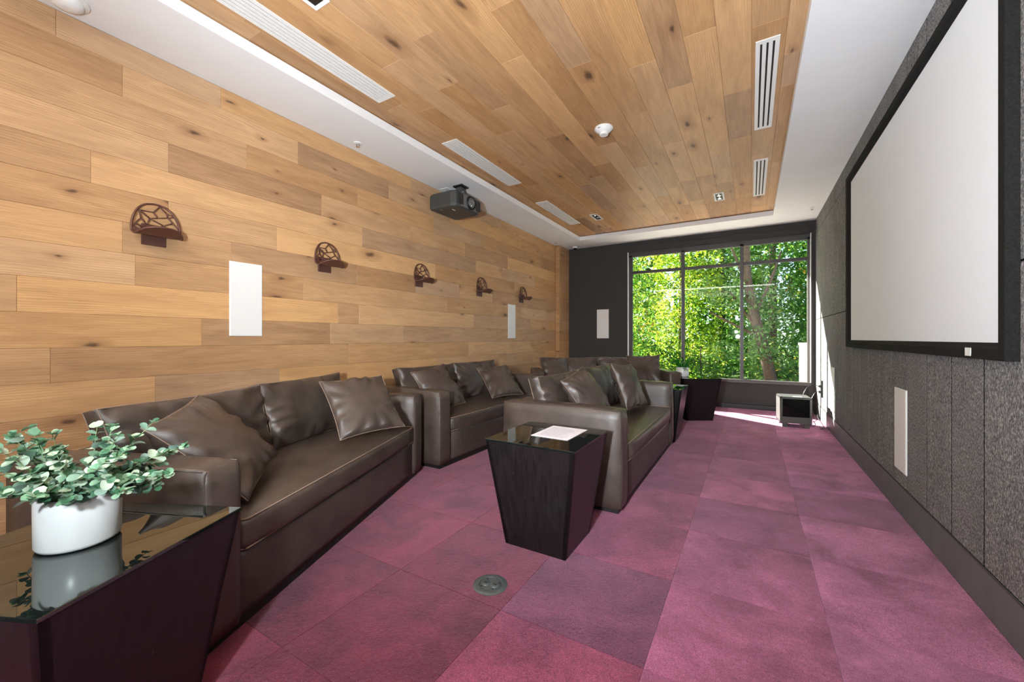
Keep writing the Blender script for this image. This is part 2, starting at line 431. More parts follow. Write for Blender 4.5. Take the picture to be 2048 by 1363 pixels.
for ci in range(-6, 3):
    for ri in range(-6, 11):
        x0, x1 = max(GX + ci * TS, XL), min(GX + (ci + 1) * TS, XR - .004)
        y0, y1 = max(GY + ri * TS, YN), min(GY + (ri + 1) * TS, YF)
        if x1 - x0 < .02 or y1 - y0 < .02: continue
        key = (round(x1 - x0, 3), round(y1 - y0, 3))
        if key not in _tm: _tm[key] = tile_mesh(*key)
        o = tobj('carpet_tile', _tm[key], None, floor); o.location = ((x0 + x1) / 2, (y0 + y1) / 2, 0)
        k = tone_over.get((ci, ri))
        ovr = k is not None
        if k is None: j = rnd.uniform(.78, 1.22); k = (j, j * rnd.uniform(.95, 1.05), j * rnd.uniform(.97, 1.05))
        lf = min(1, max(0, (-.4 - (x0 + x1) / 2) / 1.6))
        if not ovr: k = (k[0] * (1 - .12 * lf), k[1] * (1 - .42 * lf), k[2] * (1 - .36 * lf))  # left tiles darkened and reddened: shade put into their colour
        rt = min(1, max(0, ((x0 + x1) / 2 + 1.1) / 1.6)); k = (k[0] * (.92 + .76 * rt), k[1] * (.58 + 1.62 * rt), k[2] * (.64 + 1.52 * rt))  # tiles lighten toward the right: light put into their colour
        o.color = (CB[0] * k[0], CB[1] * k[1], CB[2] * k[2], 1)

# walls: backing slabs
wall_left = struct(box('wall_left', (XL - .3, YN - .2, 0), (XL - .016, YF + .2, 3.3), 'gap_black'), 'left wall clad in long knotty oak planks')
wall_right = struct(box('wall_right', (XR + .001, YN - .2, 0), (XR + .3, YF + .2, 3.3), 'gap_black'), 'right wall clad in grey felt acoustic panels')
ceiling = struct(box('ceiling', (XL - .3, YN - .2, ZW + .014), (XR + .3, YF + .2, ZW + .2), 'gap_black'), 'recessed oak plank ceiling')

def plank_mesh(L, Wd, T=.014):
    bm = bmesh.new(); e = .0016; g = .0003
    A = [bm.verts.new(p) for p in ((g, g, 0), (L - g, g, 0), (L - g, Wd - g, 0), (g, Wd - g, 0))]
    B = [bm.verts.new(p) for p in ((g, g, T - e), (L - g, g, T - e), (L - g, Wd - g, T - e), (g, Wd - g, T - e))]
    C = [bm.verts.new(p) for p in ((g + e, g + e, T), (L - g - e, g + e, T), (L - g - e, Wd - g - e, T), (g + e, Wd - g - e, T))]
    for P, Q in ((A, B), (B, C)):
        for i in range(4): j = (i + 1) % 4; bm.faces.new((P[i], P[j], Q[j], Q[i]))
    bm.faces.new(C); bm.faces.new(A[::-1])
    me = bpy.data.meshes.new('plank'); bm.to_mesh(me); bm.free(); me.materials.append(M['oak']); return me
MW = Matrix(((0, 0, 1, 0), (1, 0, 0, 0), (0, 1, 0, 0), (0, 0, 0, 1)))      # left wall: x>Y y>Z z>X
MC = Matrix(((0, 1, 0, 0), (1, 0, 0, 0), (0, 0, -1, 0), (0, 0, 0, 1)))     # ceiling:  x>Y y>X z>-Z
def fill_joints(js, lo, hi, step=1.938):
    js = sorted(js); out = list(js)
    if not out: out = [rnd.uniform(lo, lo + step)]
    while out[0] - lo > .05: out.insert(0, out[0] - rnd.choice((step, step, .82, 1.12)))
    while hi - out[-1] > .05: out.append(out[-1] + rnd.choice((step, step, .82, 1.12)))
    out = [lo] + [j for j in out if lo + .12 < j < hi - .12] + [hi]
    # break spans that are longer than a board
    res = [out[0]]
    for j in out[1:]:
        while j - res[-1] > step + .06: res.append(res[-1] + step)
        res.append(j)
    return res
LW = {0: [1.45, 3.38, 5.32], 1: [0.91, 2.04, 3.05, 4.08, 6.0], 2: [1.63, 2.65, 3.77, 4.79, 6.72], 3: [2.26, 3.38, 4.41, 5.52], 4: [0.77, 2.71, 4.65, 5.36, 6.48],
      5: [1.14, 1.86, 3.8, 5.73], 6: [0.91, 1.52, 2.64, 3.46, 4.28, 5.09, 6.21], 7: [2.09, 4.03, 5.97], 8: [0.49, 2.67, 4.61, 6.3], 9: [1.33, 2.35, 3.26, 5.19],
      10: [0.61, 2.55, 4.48], 11: [1.07, 1.88, 3.83]}
CE = {-15: [1.37], -14: [1.27], -13: [2.55, 4.51, 6.13], -12: [2.0, 3.94, 4.98], -11: [3.22, 4.16], -10: [1.92, 2.85, 4.83], -9: [3.52, 4.65], -8: [2.4, 4.36, 5.28],
      -7: [1.98, 3.93, 5.86], -6: [2.69, 4.65], -5: [3.53, 5.49], -4: [2.91, 4.23], -3: [3.31, 5.29], -2: [2.79, 4.74, 5.66], -1: [3.62, 4.45], 0: [2.92, 4.05, 4.97], 1: [3.32, 3.72, 5.28]}
tone_LW = {(9, 1.33): .05, (10, .61): .18, (5, .0): .25, (4, .77): .85, (3, .0): .7, (6, .91): .3, (6, 0): .75, (4, 0): .2, (8, .49): .9, (8, 0): .7,
           (1, 2.04): .1, (2, 1.63): .15, (9, 0): .62, (7, 0): .25, (7, 2.09): .6, (10, 0): .45, (11, 0): .7, (11, 1.07): .35, (0, 0): .5, (2, 0): .5}
def ptone(key, js):
    return None
def put_plank(Mx, loc, L, Wd, parent, tone=None, T=.014):
    o = tobj('plank', plank_mesh(L, Wd, T), None, parent)
    o.matrix_world = Matrix.Translation(loc) @ Mx
    t = tone if tone is not None else min(1, max(0, rnd.gauss(.5, .27)))
    o.color = (t, min(1, max(0, rnd.gauss(.55, .28))), rnd.random(), 1)
    return o
P_W = .1951; Z0 = 2.892
zr = [ZC] + [Z0 - P_W * k for k in range(0, 15)]
zr = [z for z in zr if z > 0] + [0.0]
PY = 7.36
for r in range(len(zr) - 1):
    zt, zb = zr[r], zr[r + 1]
    js = fill_joints(LW.get(r, []), YN, PY)
    for a, b in zip(js, js[1:]):
        tn = None
        for (rr, s), tv in tone_LW.items():
            if rr == r and (abs(a - s) < .03 or (s == 0 and a < .0 < b) or (s == 0 and a <= YN + .01)): tn = tv
        put_plank(MW, (XL - .014, a, zb), b - a, zt - zb, wall_left, tn)
# oak clad pilaster in the far left corner
PX = -3.28
pil = struct(box('trim_2', (XL - .016, PY + .015, 0), (PX - .015, YF, ZC), 'gap_black'), 'oak clad pilaster in the far corner')
for r in range(len(zr) - 1):
    zt, zb = zr[r], zr[r + 1]
    t = rnd.uniform(.1, .6)
    put_plank(MW, (PX - .014, PY + .001, zb), YF - PY - .001, zt - zb, pil, t)
    o = tobj('plank', plank_mesh(PX - XL, zt - zb), None, pil)
    o.matrix_world = Matrix.Translation((XL, PY + .015, zb)) @ Matrix(((1, 0, 0, 0), (0, 0, -1, 0), (0, 1, 0, 0), (0, 0, 0, 1)))
    o.color = (t * .8, .7, 0, 1)
# ceiling planks
CW, X0 = .1905, .0035
for k in range(-16, 3):
    xa, xb = max(X0 + k * CW, LIP[0] - .06), min(X0 + (k + 1) * CW, LIP[1] + .06)
    if xb - xa < .01: continue
    js = fill_joints(CE.get(k, []), LIP[2] - .06, LIP[3] + .06)
    for a, b in zip(js, js[1:]):
        tn = {(-7, 1.98): .02, (-4, 4.23): .95}.get((k, round(a, 2)))
        put_plank(MC, (xa, a, ZW + .014), b - a, xb - xa, ceiling, tn)
# white plaster soffit around the recess
bm = bmesh.new()
def soff(lo, hi): add_box(bm, lo, hi)
zt = ZW - .008
soff((XL, YN, ZC), (LIP[0], YF, zt)); soff((LIP[1], YN, ZC), (XR + .004, YF, zt))
soff((LIP[0], LIP[3], ZC), (LIP[1], YF, zt)); soff((LIP[0], YN, ZC), (LIP[1], LIP[2], zt))
soffit = struct(bm_obj('trim_1', bm, 'white_paint'), 'white plaster soffit framing the oak ceiling')

# right wall felt panels: three tiers of narrow boards with recessed joints
cols = [2.557 - .3335 * k for k in range(11, 0, -1)] + [2.557, 2.888, 3.223, 3.556, 3.899, 4.224, 4.545, 4.879, 5.207, 5.557, 5.892, 6.22, 6.594, 6.931, 7.239, 7.55, YF]
cols = [YN] + [c for c in cols if c > YN + .05]
wide = {2.557: .012, 2.888: .012, 3.223: .010, 3.556: .009, 3.899: .006, 5.557: .004}
tiers = [(.198, 1.478), (1.488, 2.826), (2.832, ZC)]
for (za, zb) in tiers:
    for a, b in zip(cols, cols[1:]):
        ga, gb = wide.get(round(a, 3), .0045) / 2, wide.get(round(b, 3), .0045) / 2
        if a < 2.5: ga = gb = .006
        box('felt_panel', (XR, a + ga, za), (XR + .0012, b - gb, zb), 'felt', wall_right)
# baseboards
bb = struct(box('baseboard_right', (XR - .006, YN, 0), (XR + .0011, YF, .194), 'baseboard_vinyl', None, .002, 1), 'tall grey baseboard under the felt panels')
box('trim_strip', (XR - .0075, YN, .190), (XR - .004, YF, .1945), 'frame_metal', bb)

# far wall
wall_far = struct(boxes('wall_far', [((XL - .3, YF, 0), (-2.06, YF + .13, 3.3)), ((-2.06, YF, 2.952), (XR + .3, YF + .13, 3.3)),
                                     ((-2.06, YF + .02, 0), (XR + .3, YF + .13, .432)), ((.815, YF, .432), (XR + .3, YF + .13, 2.952)), ((.775, YF, 0), (XR + .3, YF + .03, .432))], 'charcoal_paint'), 'charcoal far wall with window')
struct(box('baseboard_far', (PX, YF - .018, 0), (XR - .006, YF + .03, .075), 'plastic_black', None, .003, 1), 'black baseboard under window')
# rear wall with glazed double door
wall_rear = struct(boxes('wall_rear', [((XL - .3, YN - .2, 0), (-2.6, YN, 3.3)), ((-.1, YN - .2, 0), (XR + .3, YN, 3.3)), ((-2.6, YN - .2, 2.75), (-.1, YN, 3.3))], 'plaster_rear'))
door = struct(boxes('door_1', [((-2.6, YN - .12, 0), (-2.52, YN - .04, 2.75)), ((-.18, YN - .12, 0), (-.1, YN - .04, 2.75)), ((-1.40, YN - .12, 0), (-1.30, YN - .04, 2.75)),
                               ((-2.52, YN - .12, 2.67), (-.18, YN - .04, 2.75)), ((-2.52, YN - .12, 0), (-.18, YN - .04, .10))], 'frame_metal'))
box('door_leaf', (-2.52, YN - .09, .1), (-1.40, YN - .07, 2.67), 'espresso_wood', door); box('door_leaf', (-1.30, YN - .09, .1), (-.18, YN - .07, 2.67), 'espresso_wood', door)

# window: outer frame, mullions, transoms, panes, shade cassette
win = struct(empty('window_1', (-.6, YF + .08, .43)), 'wide dark framed window looking onto trees')
def wpart(name, lo, hi, mat='frame_metal', bev=.004):
    o = box(name, lo, hi, mat, None, bev, 1); o.parent = win; o.matrix_parent_inverse = win.matrix_world.inverted() if False else Matrix.Translation((.6, -YF - .08, -.43)); return o
YW0, YW1 = YF + .06, YF + .12
mx = [(-2.06, -1.985), (-1.100, -1.045), (-.163, -.108), (.772, .815)]
for a, b in mx: wpart('mullion', (a, YW0, .432), (b, YW1, 2.80))
wpart('window_head', (-2.06, YW0, 2.765), (.815, YW1, 2.952)); wpart('window_rail', (-2.06, YF - .004, .432), (.815, YW1, .487))
for (a, b), (c, d) in zip(mx, mx[1:]):
    wpart('transom', (b, YW0 + .004, 2.436), (c, YW1 - .004, 2.49))
    wpart('pane', (b - .004, YW0 + .03, .483), (c + .004, YW0 + .036, 2.44), 'window_glass', 0)
    wpart('pane', (b - .004, YW0 + .03, 2.486), (c + .004, YW0 + .036, 2.77), 'window_glass', 0)
for a_, b_ in ((-2.0605, -2.050), (.806, .8155)): wpart('jamb_strip', (a_, YF - .003, .487), (b_, YW0, 2.853), 'white_metal', .001)
wpart('shade_cassette', (-2.058, YF - .012, 2.853), (.813, YF + .05, 2.95), 'charcoal_paint')

# ------------------------------------------------------------------ projection screen
scr = tag(empty('projection_screen', (XR, 3.765, 1.105)), 'large white projection screen in a black velvet frame on felt wall', 'screen')
def child(o, root):
    o.parent = root; o.matrix_parent_inverse = root.matrix_basis.inverted(); return o
SY0, SY1, SZ0, SZ1 = 2.37, 5.165, 1.172, 2.744
child(box('screen_fabric', (.856, SY0 - .01, SZ0 - .01), (.862, SY1 + .01, SZ1 + .01), 'screen_white'), scr)
def bevel_bar(name, pts_out, pts_in):
    pass
fo = .082
def frame_bar(a, b, ia, ib):
    # a,b outer corners (y,z); ia,ib inner corners: chamfered velvet border
    bm = bmesh.new(); xs = (XR - .001, .832, .835, .854)
    def ring(o, i):
        o = Vector(o); i = Vector(i); m = o.lerp(i, .62)
        return [bm.verts.new((xs[0], o.x, o.y)), bm.verts.new((xs[1] + .002, o.x, o.y)), bm.verts.new((xs[1], o.lerp(i, .04).x, o.lerp(i, .04).y)),
                bm.verts.new((xs[2], m.x, m.y)), bm.verts.new((xs[3], i.x, i.y)), bm.verts.new((xs[0], i.x, i.y))]
    A, B = ring(a, ia), ring(b, ib)
    for k in range(6): l = (k + 1) % 6; bm.faces.new((A[k], A[l], B[l], B[k]))
    bm.faces.new(A[::-1]); bm.faces.new(B); bmesh.ops.recalc_face_normals(bm, faces=bm.faces[:])
    child(bm_obj('screen_border', bm, 'screen_velvet'), scr)
O = [(SY0 - fo - .01, SZ0 - .07), (SY1 + fo + .03, SZ0 - .07), (SY1 + fo + .03, SZ1 + .07), (SY0 - fo - .01, SZ1 + .07)]
I = [(SY0, SZ0), (SY1, SZ0), (SY1, SZ1), (SY0, SZ1)]
for k in range(4): frame_bar(O[k], O[(k + 1) % 4], I[k], I[(k + 1) % 4])
st = child(box('sticker', (.8315, 2.555, 1.112), (.8335, 2.61, 1.148), 'white_metal'), scr)
g = bmesh.new()
for k in range(3): add_box(g, (.8312, 2.562, 1.117 + k * .010), (.8316, 2.603, 1.120 + k * .010))
sl = bm_obj('sticker_print', g, 'print_grey'); sl.parent = st; sl.matrix_parent_inverse = st.matrix_parent_inverse

# ------------------------------------------------------------------ in-wall speakers
def wall_speaker(loc, size, ori, label):
    w, h = size
    t = tag(empty('wall_speaker', loc), label, 'speaker', 'white in-wall speaker grilles')
    def lb(name, lo, hi, mat):
        o = box(name, lo, hi, mat, t, .0015, 1); return o
    if ori == 'X+': a = lambda x, y, z: (x, y, z); R = 0
    lb('speaker_frame', (-w / 2, -.007, -h / 2), (w / 2, .0, h / 2), 'white_metal')
    lb('grille', (-w / 2 + .006, -.009, -h / 2 + .006), (w / 2 - .006, -.0065, h / 2 - .006), 'speaker_cloth')
    t.rotation_euler = (0, 0, {'X+': PI / 2, 'X-': -PI / 2, 'Y-': 0}[ori])
    return t
wall_speaker((XL, 1.622, 1.49), (.235, .565), 'X+', 'white wall speaker on the oak wall below the nearest sconce')
wall_speaker((XL, 5.648, 1.465), (.232, .553), 'X+', 'white wall speaker on the oak wall below the farthest sconce')
wall_speaker((-2.553, YF, 1.478), (.242, .577), 'Y-', 'white wall speaker on the charcoal wall left of the window')
wall_speaker((XR, 3.675, .572), (.245, .555), 'X-', 'white wall speaker low on the felt wall below the screen')
wall_speaker((XR, 6.33, .552), (.245, .555), 'X-', 'white wall speaker low on the felt wall near the window')

# ------------------------------------------------------------------ ceiling fittings
def linear_vent(x0, x1, y0, y1, nslot, label, grp):
    t = tag(empty('ceiling_vent', ((x0 + x1) / 2, (y0 + y1) / 2, ZW)), label, 'vent', grp)
    w, l = x1 - x0, y1 - y0; e = .004
    box('slot_backing', (-w / 2 + .008, -l / 2 + .01, -.0015), (w / 2 - .008, l / 2 - .01, -.0005), 'dark_slot', t)
    sw = .008 if nslot == 5 else .0125
    ed = .026 if nslot == 5 else .026
    span = w - 2 * ed; n = nslot; bw = (span - n * sw) / (n - 1)
    bm = bmesh.new()
    for s in (-1, 1):
        a, b = sorted((s * w / 2, s * (w / 2 - ed))); add_box(bm, (a, -l / 2, -e - .002), (b, l / 2, -.0003))
        a, b = sorted((s * l / 2, s * (l / 2 - .035))); add_box(bm, (-w / 2 + ed, a, -e - .002), (w / 2 - ed, b, -.0003))
    bm_obj('vent_frame', bm, 'white_metal', t)
    x = -w / 2 + ed + sw
    for k in range(n - 1):
        box('slat', (x, -l / 2 + .035, -e - .002), (x + bw, l / 2 - .035, -.001), 'white_metal', t); x += bw + sw
linear_vent(-2.625, -2.44, .99, 2.275, 5, 'long white five slot vent nearest the camera on the oak ceiling', 'left row of ceiling vents')
linear_vent(-2.64, -2.455, 3.07, 4.355, 5, 'white five slot ceiling vent beside the projector', 'left row of ceiling vents')
linear_vent(-2.65, -2.465, 5.105, 6.39, 5, 'white five slot ceiling vent at the far left near the dark window wall', 'left row of ceiling vents')
linear_vent(.026, .162, 3.07, 4.36, 3, 'white three slot ceiling vent nearer the camera along the right soffit', 'right pair of ceiling vents')
linear_vent(.026, .160, 5.10, 6.38, 3, 'white three slot ceiling vent nearer the window along the right soffit', 'right pair of ceiling vents')
def downlight(cx, cy, label, l=.33, w=.125):
    t = tag(empty('recessed_downlight', (cx, cy, ZW)), label, 'downlight', 'twin recessed downlights')
    bm = bmesh.new(); f = .022
    for a, b in (((-w / 2, -l / 2), (-w / 2 + f, l / 2)), ((w / 2 - f, -l / 2), (w / 2, l / 2)), ((-w / 2 + f, -l / 2), (w / 2 - f, -l / 2 + f)), ((-w / 2 + f, l / 2 - f), (w / 2 - f, l / 2))):
        add_box(bm, (a[0], a[1], -.006), (b[0], b[1], -.0005))
    bm_obj('light_trim', bm, 'white_metal', t)
    box('light_box', (-w / 2 + f, -l / 2 + f, -.002), (w / 2 - f, l / 2 - f, -.0005), 'plastic_black', t)
    d = bpy.data.lights.new('downlight_fill', 'SPOT'); lo = bpy.data.objects.new('downlight_fill', d); COL.objects.link(lo)  # fill spot added under a fitting that is itself unlit
    d.energy = 15; d.spot_size = math.radians(130); d.spot_blend = .8; d.shadow_soft_size = .04; d.color = (1.0, .93, .82); lo.location = (cx, cy, ZW - .03)
    for s in (-1, 1):
        lathe('lamp_ring', [(.0, -.004), (.018, -.004), (.026, -.009), (.034, -.009), (.036, -.002)], 'chrome', t, 20, (0, s * .062, 0))
downlight(-2.12, 6.20, 'square trimmed recessed downlight beside the far left vent')
downlight(-.374, 6.165, 'square trimmed recessed downlight beside the vent nearest the window')
downlight(-2.14, 1.28, 'recessed downlight cut off by the top edge beside the nearest vent')
t = tag(empty('smoke_detector', (-1.165, 3.61, ZW)), 'round white smoke detector on the oak ceiling', 'smoke detector')
lathe('detector_base', [(0, 0), (.082, 0), (.084, -.012), (.078, -.02), (.05, -.042), (.04, -.046), (0, -.046)], 'white_metal', t, 36)
lathe('detector_cap', [(0, -.046), (.038, -.046), (.04, -.062), (.036, -.067), (0, -.068)], 'white_metal', t, 28)
box('detector_slot', (-.03, -.0745, -.024), (.0, -.066, -.019), 'plastic_grey', t)
def sprinkler(loc, label):
    t = tag(empty('fire_sprinkler', loc), label, 'sprinkler', 'ceiling sprinklers')
    lathe('escutcheon', [(0, 0), (.036, 0), (.037, -.004), (.03, -.008), (0, -.008)], 'white_metal', t, 24)
    tube('sprinkler_arms', [(-.012, 0, -.008), (-.014, 0, -.025), (0, 0, -.034), (.014, 0, -.025), (.012, 0, -.008)], .003, 'chrome', t)
    lathe('deflector', [(0, -.034), (.015, -.035), (.015, -.037), (0, -.037)], 'chrome', t, 16)
sprinkler((-3.217, 2.53, ZC), 'white sprinkler head on the soffit left of the projector')
sprinkler((-3.221, 7.065, ZC), 'white sprinkler head on the soffit above the pilaster')
sprinkler((.742, 7.058, ZC), 'white sprinkler head on the soffit in the window corner by the felt wall')
t = tag(empty('ceiling_speaker', (-3.215, .64, ZC)), 'round white domed fitting on the soffit at the top left', 'ceiling fitting')
lathe('dome_ring', [(0, 0), (.09, 0), (.09, -.012), (.078, -.018), (0, -.018)], 'white_metal', t, 40)
lathe('dome', [(.07, -.017), (.066, -.034), (.05, -.048), (.025, -.055), (0, -.056)], 'white_metal', t, 40)
t = tag(empty('dome_camera', (-3.07, 7.66, ZC)), 'small white security camera under the soffit in the far corner', 'camera')
lathe('camera_base', [(0, 0), (.05, 0), (.05, -.02), (.044, -.03), (0, -.03)], 'white_metal', t, 24)
lathe('camera_lens', [(0, -.03), (.03, -.03), (.032, -.045), (.022, -.06), (0, -.066)], 'plastic_black', t, 20)

# ------------------------------------------------------------------ projector on its ceiling mount
pj = tag(empty('projector', (-3.11, 3.90, ZC)), 'dark grey projector hanging upside down from the soffit', 'projector')
pj['label'] = 'dark grey home theatre projector hanging from the soffit'
bm = bmesh.new()
# body outline in plan (x: back -.23 .. front +.19, y: -.25..+.25), rounded nose, extruded with a bowed underside
prof = [(-.225, -.235), (-.225, .235), (-.20, .25), (.10, .25), (.17, .225), (.19, .17), (.19, -.17), (.17, -.225), (.10, -.25), (-.20, -.25)]
zt_, zb_ = -.125, -.32
def lvl(sx, sy, z): return [bm.verts.new((x * sx, y * sy, z)) for x, y in prof]
L0, L1, L2, L3, L4 = lvl(.93, .94, zt_), lvl(1, 1, zt_ - .02), lvl(1, 1, zb_ + .045), lvl(.97, .96, zb_ + .012), lvl(.86, .84, zb_)
for A, B in ((L0, L1), (L1, L2), (L2, L3), (L3, L4)):
    for i in range(len(A)): j = (i + 1) % len(A); bm.faces.new((A[i], A[j], B[j], B[i]))
bm.faces.new(L0); bm.faces.new(L4[::-1]); bmesh.ops.recalc_face_normals(bm, faces=bm.faces[:])
o = bm_obj('projector_body', bm, 'plastic_grey', pj)
# front fascia with vents and lens
box('front_panel', (.186, -.165, -.30), (.196, .165, -.145), 'plastic_light_grey', pj, .006, 2)
for s in (-1, 1):
    v = box('side_vent', (.192, s * .17 - .045, -.285), (.199, s * .17 + .045, -.155), 'plastic_black', pj, .004, 1)
    for k in range(5):
        f = box('vent_fin', (.195, s * .17 - .038 + k * .018, -.28), (.2025, s * .17 - .032 + k * .018, -.16), 'plastic_grey', v)
def lens_ring(name, prof, mat, par):
    o = lathe(name, prof, mat, par, 32); o.rotation_euler = (0, PI / 2, 0); o.location = (.195, .02, -.222); return o
lr = lens_ring('lens_housing', [(.083, -.01), (.083, .012), (.076, .02), (.062, .014), (.055, .0)], 'plastic_black', pj)
lens_ring('lens_barrel', [(.058, -.01), (.058, .018), (.05, .02), (.046, .006)], 'plastic_light_grey', pj)
lens_ring('lens', [(.048, .004), (.035, .014), (.018, .019), (0, .02)], 'lens_glass', pj)
box('rear_lip', (-.22, -.19, -.127), (.05, .19, -.112), 'plastic_black', pj, .004, 1)
box('name_badge', (.05, -.16, -.3225), (.062, -.10, -.319), 'logo_silver', pj)
box('badge', (-.08, -.21, -.3205), (-.07, -.19, -.318), 'logo_silver', pj)
box('mount_plate', (-.01, -.07, -.018), (.13, .07, 0), 'plastic_black', pj, .003, 1)
box('mount_arm', (.02, -.045, -.085), (.10, .045, -.018), 'plastic_grey', pj, .008, 2)
box('mount_rail', (-.10, -.05, -.112), (.13, -.025, -.085), 'chrome', pj); box('mount_rail', (-.10, .025, -.112), (.13, .05, -.085), 'chrome', pj)
wp = tag(empty('ceiling_outlet', (-3.27, 3.88, ZC)), 'white cable outlet plate on the soffit above the projector', 'outlet')
box('plate', (-.06, -.045, -.006), (.06, .045, 0), 'white_metal', wp, .002, 1)
for k in (-.012, .012):
    c = tube('projector_cable', [(-3.26 + k, 3.87, ZC - .006), (-3.255 + k, 3.86, ZC - .05), (-3.25 + k, 3.85, ZC - .10), (-3.235 + k, 3.845, ZC - .109)], .004, 'white_metal')
    tag(c, 'thin white cable nearer the oak wall from ceiling plate to projector' if k < 0 else 'thin white cable farther from the oak wall from ceiling plate to projector', 'cable', 'projector cables')

# ------------------------------------------------------------------ wall sconces
SC_R = .125                                     # half width of the bent oval leaf
def sc_pt(y, s, off=0.0):
    """y across, s down along the sheet: s in 0 (top) .. 1; returns local (x out of wall, y, z)"""
    Ls = .36; d = s * Ls
    flat = .165; R = .05; arc = R * PI * .62
    if d <= flat: x, z = .035, .115 - d; nx, nz = 1, 0
    elif d <= flat + arc:
        a = (d - flat) / R
        x = .035 + R * (1 - math.cos(a)); z = .115 - flat - R * math.sin(a); nx, nz = math.cos(a), math.sin(a)
    else:
        a = arc / R; q = d - flat - arc
        x = .035 + R * (1 - math.cos(a)) + q * math.sin(a); z = .115 - flat - R * math.sin(a) - q * math.cos(a); nx, nz = math.cos(a), math.sin(a)
    x += .018 * (y / SC_R) ** 2
    return Vector((x + off * nx, y, z + off * nz))
def half_w(s): return SC_R * math.sqrt(max(0, 1 - (2 * s - 1) ** 2)) ** .85
def make_sconce(loc, label):
    t = tag(empty('wall_sconce', loc), label, 'sconce', 'bronze sconces along the oak wall')
    th = .004
    # solid scoop (lower half of the sheet)
    bm = bmesh.new(); ns, ny = 18, 14; s0 = .44
    G = {}
    for side, off in ((0, -th / 2), (1, th / 2)):
        for i in range(ns + 1):
            s = s0 + (.995 - s0) * i / ns; hw = half_w(s)
            for j in range(ny + 1):
                y = hw * (2 * j / ny - 1); G[side, i, j] = bm.verts.new(sc_pt(y, s - (.05 * math.cos(5 * y / SC_R) if i == 0 else 0), off))
    for side in (0, 1):
        for i in range(ns):
            for j in range(ny):
                q = (G[side, i, j], G[side, i, j + 1], G[side, i + 1, j + 1], G[side, i + 1, j]); bm.faces.new(q if side else q[::-1])
    for i in range(ns):
        for j in (0, ny): bm.faces.new((G[0, i, j], G[1, i, j], G[1, i + 1, j], G[0, i + 1, j]))
    for i in (0, ns):
        for j in range(ny): bm.faces.new((G[0, i, j], G[1, i, j], G[1, i, j + 1], G[0, i, j + 1]))
    bmesh.ops.recalc_face_normals(bm, faces=bm.faces[:])
    bm_obj('scoop', bm, 'bronze', t, smooth=True)
    # rim and openwork struts
    rim = [sc_pt(half_w(s) * sg, s) for sg, rng in ((-1, range(0, 41)), (1, range(40, -1, -1))) for s in [min(.999, max(.001, k / 40)) for k in rng]]
    clean = [rim[0]]
    for p in rim[1:]:
        if (p - clean[-1]).length > .004: clean.append(p)
    tube('rim', clean, .0068, 'bronze', t, 6, True)
    nodes = {'a': (-.086, .16), 'b': (.02, .03), 'c': (-.012, .15), 'd': (.055, .13), 'e': (.01, .24), 'f': (.062, .20), 'g': (-.03, .27), 'h': (-.075, .30), 'i': (.085, .29), 'j': (-.105, .40),
             'k': (-.045, .40), 'l': (.04, .36), 'm': (.12, .40), 'n': (-.12, .5), 'o': (.09, .47), 'p': (.10, .17), 'q': (-.07, .46), 'r': (0, .46)}
    edges = ['ac', 'cb', 'bd', 'ce', 'df', 'ef', 'eg', 'ga', 'ah', 'hj', 'hk', 'gk', 'fi', 'il', 'lg', 'im', 'mo', 'dp', 'jq', 'kr', 'lo', 'fp', 'lr', 'jn']
    bm = bmesh.new()
    for a, b in edges:
        A, B = Vector(nodes[a]), Vector(nodes[b])
        tube_bm(bm, [sc_pt(*A.lerp(B, u)) for u in (0, .25, .5, .75, 1)], .0042, 5)
    bm_obj('openwork', bm, 'bronze', t, smooth=True)
    box('back_plate', (0, -.063, -.15), (.014, .063, -.015), 'bronze', t, .002, 1)
    for k in (-.035, .035):
        o = lathe('screw', [(0, .006), (.004, .005), (.005, 0)], 'chrome', t, 10); o.rotation_euler = (0, PI / 2, 0); o.location = (.014, k, -.085)
    return t
lab = ['bronze openwork sconce nearest the camera on the oak wall', 'bronze openwork sconce second from the camera on the oak wall', 'bronze openwork sconce in the middle of the row of five, below the projector',
       'bronze openwork sconce second from the far end of the oak wall', 'bronze openwork sconce farthest from the camera, above the distant wall speaker']
for (y, l) in zip((1.06, 2.285, 3.505, 4.73, 5.95), lab): make_sconce((XL, y, 1.945), l)

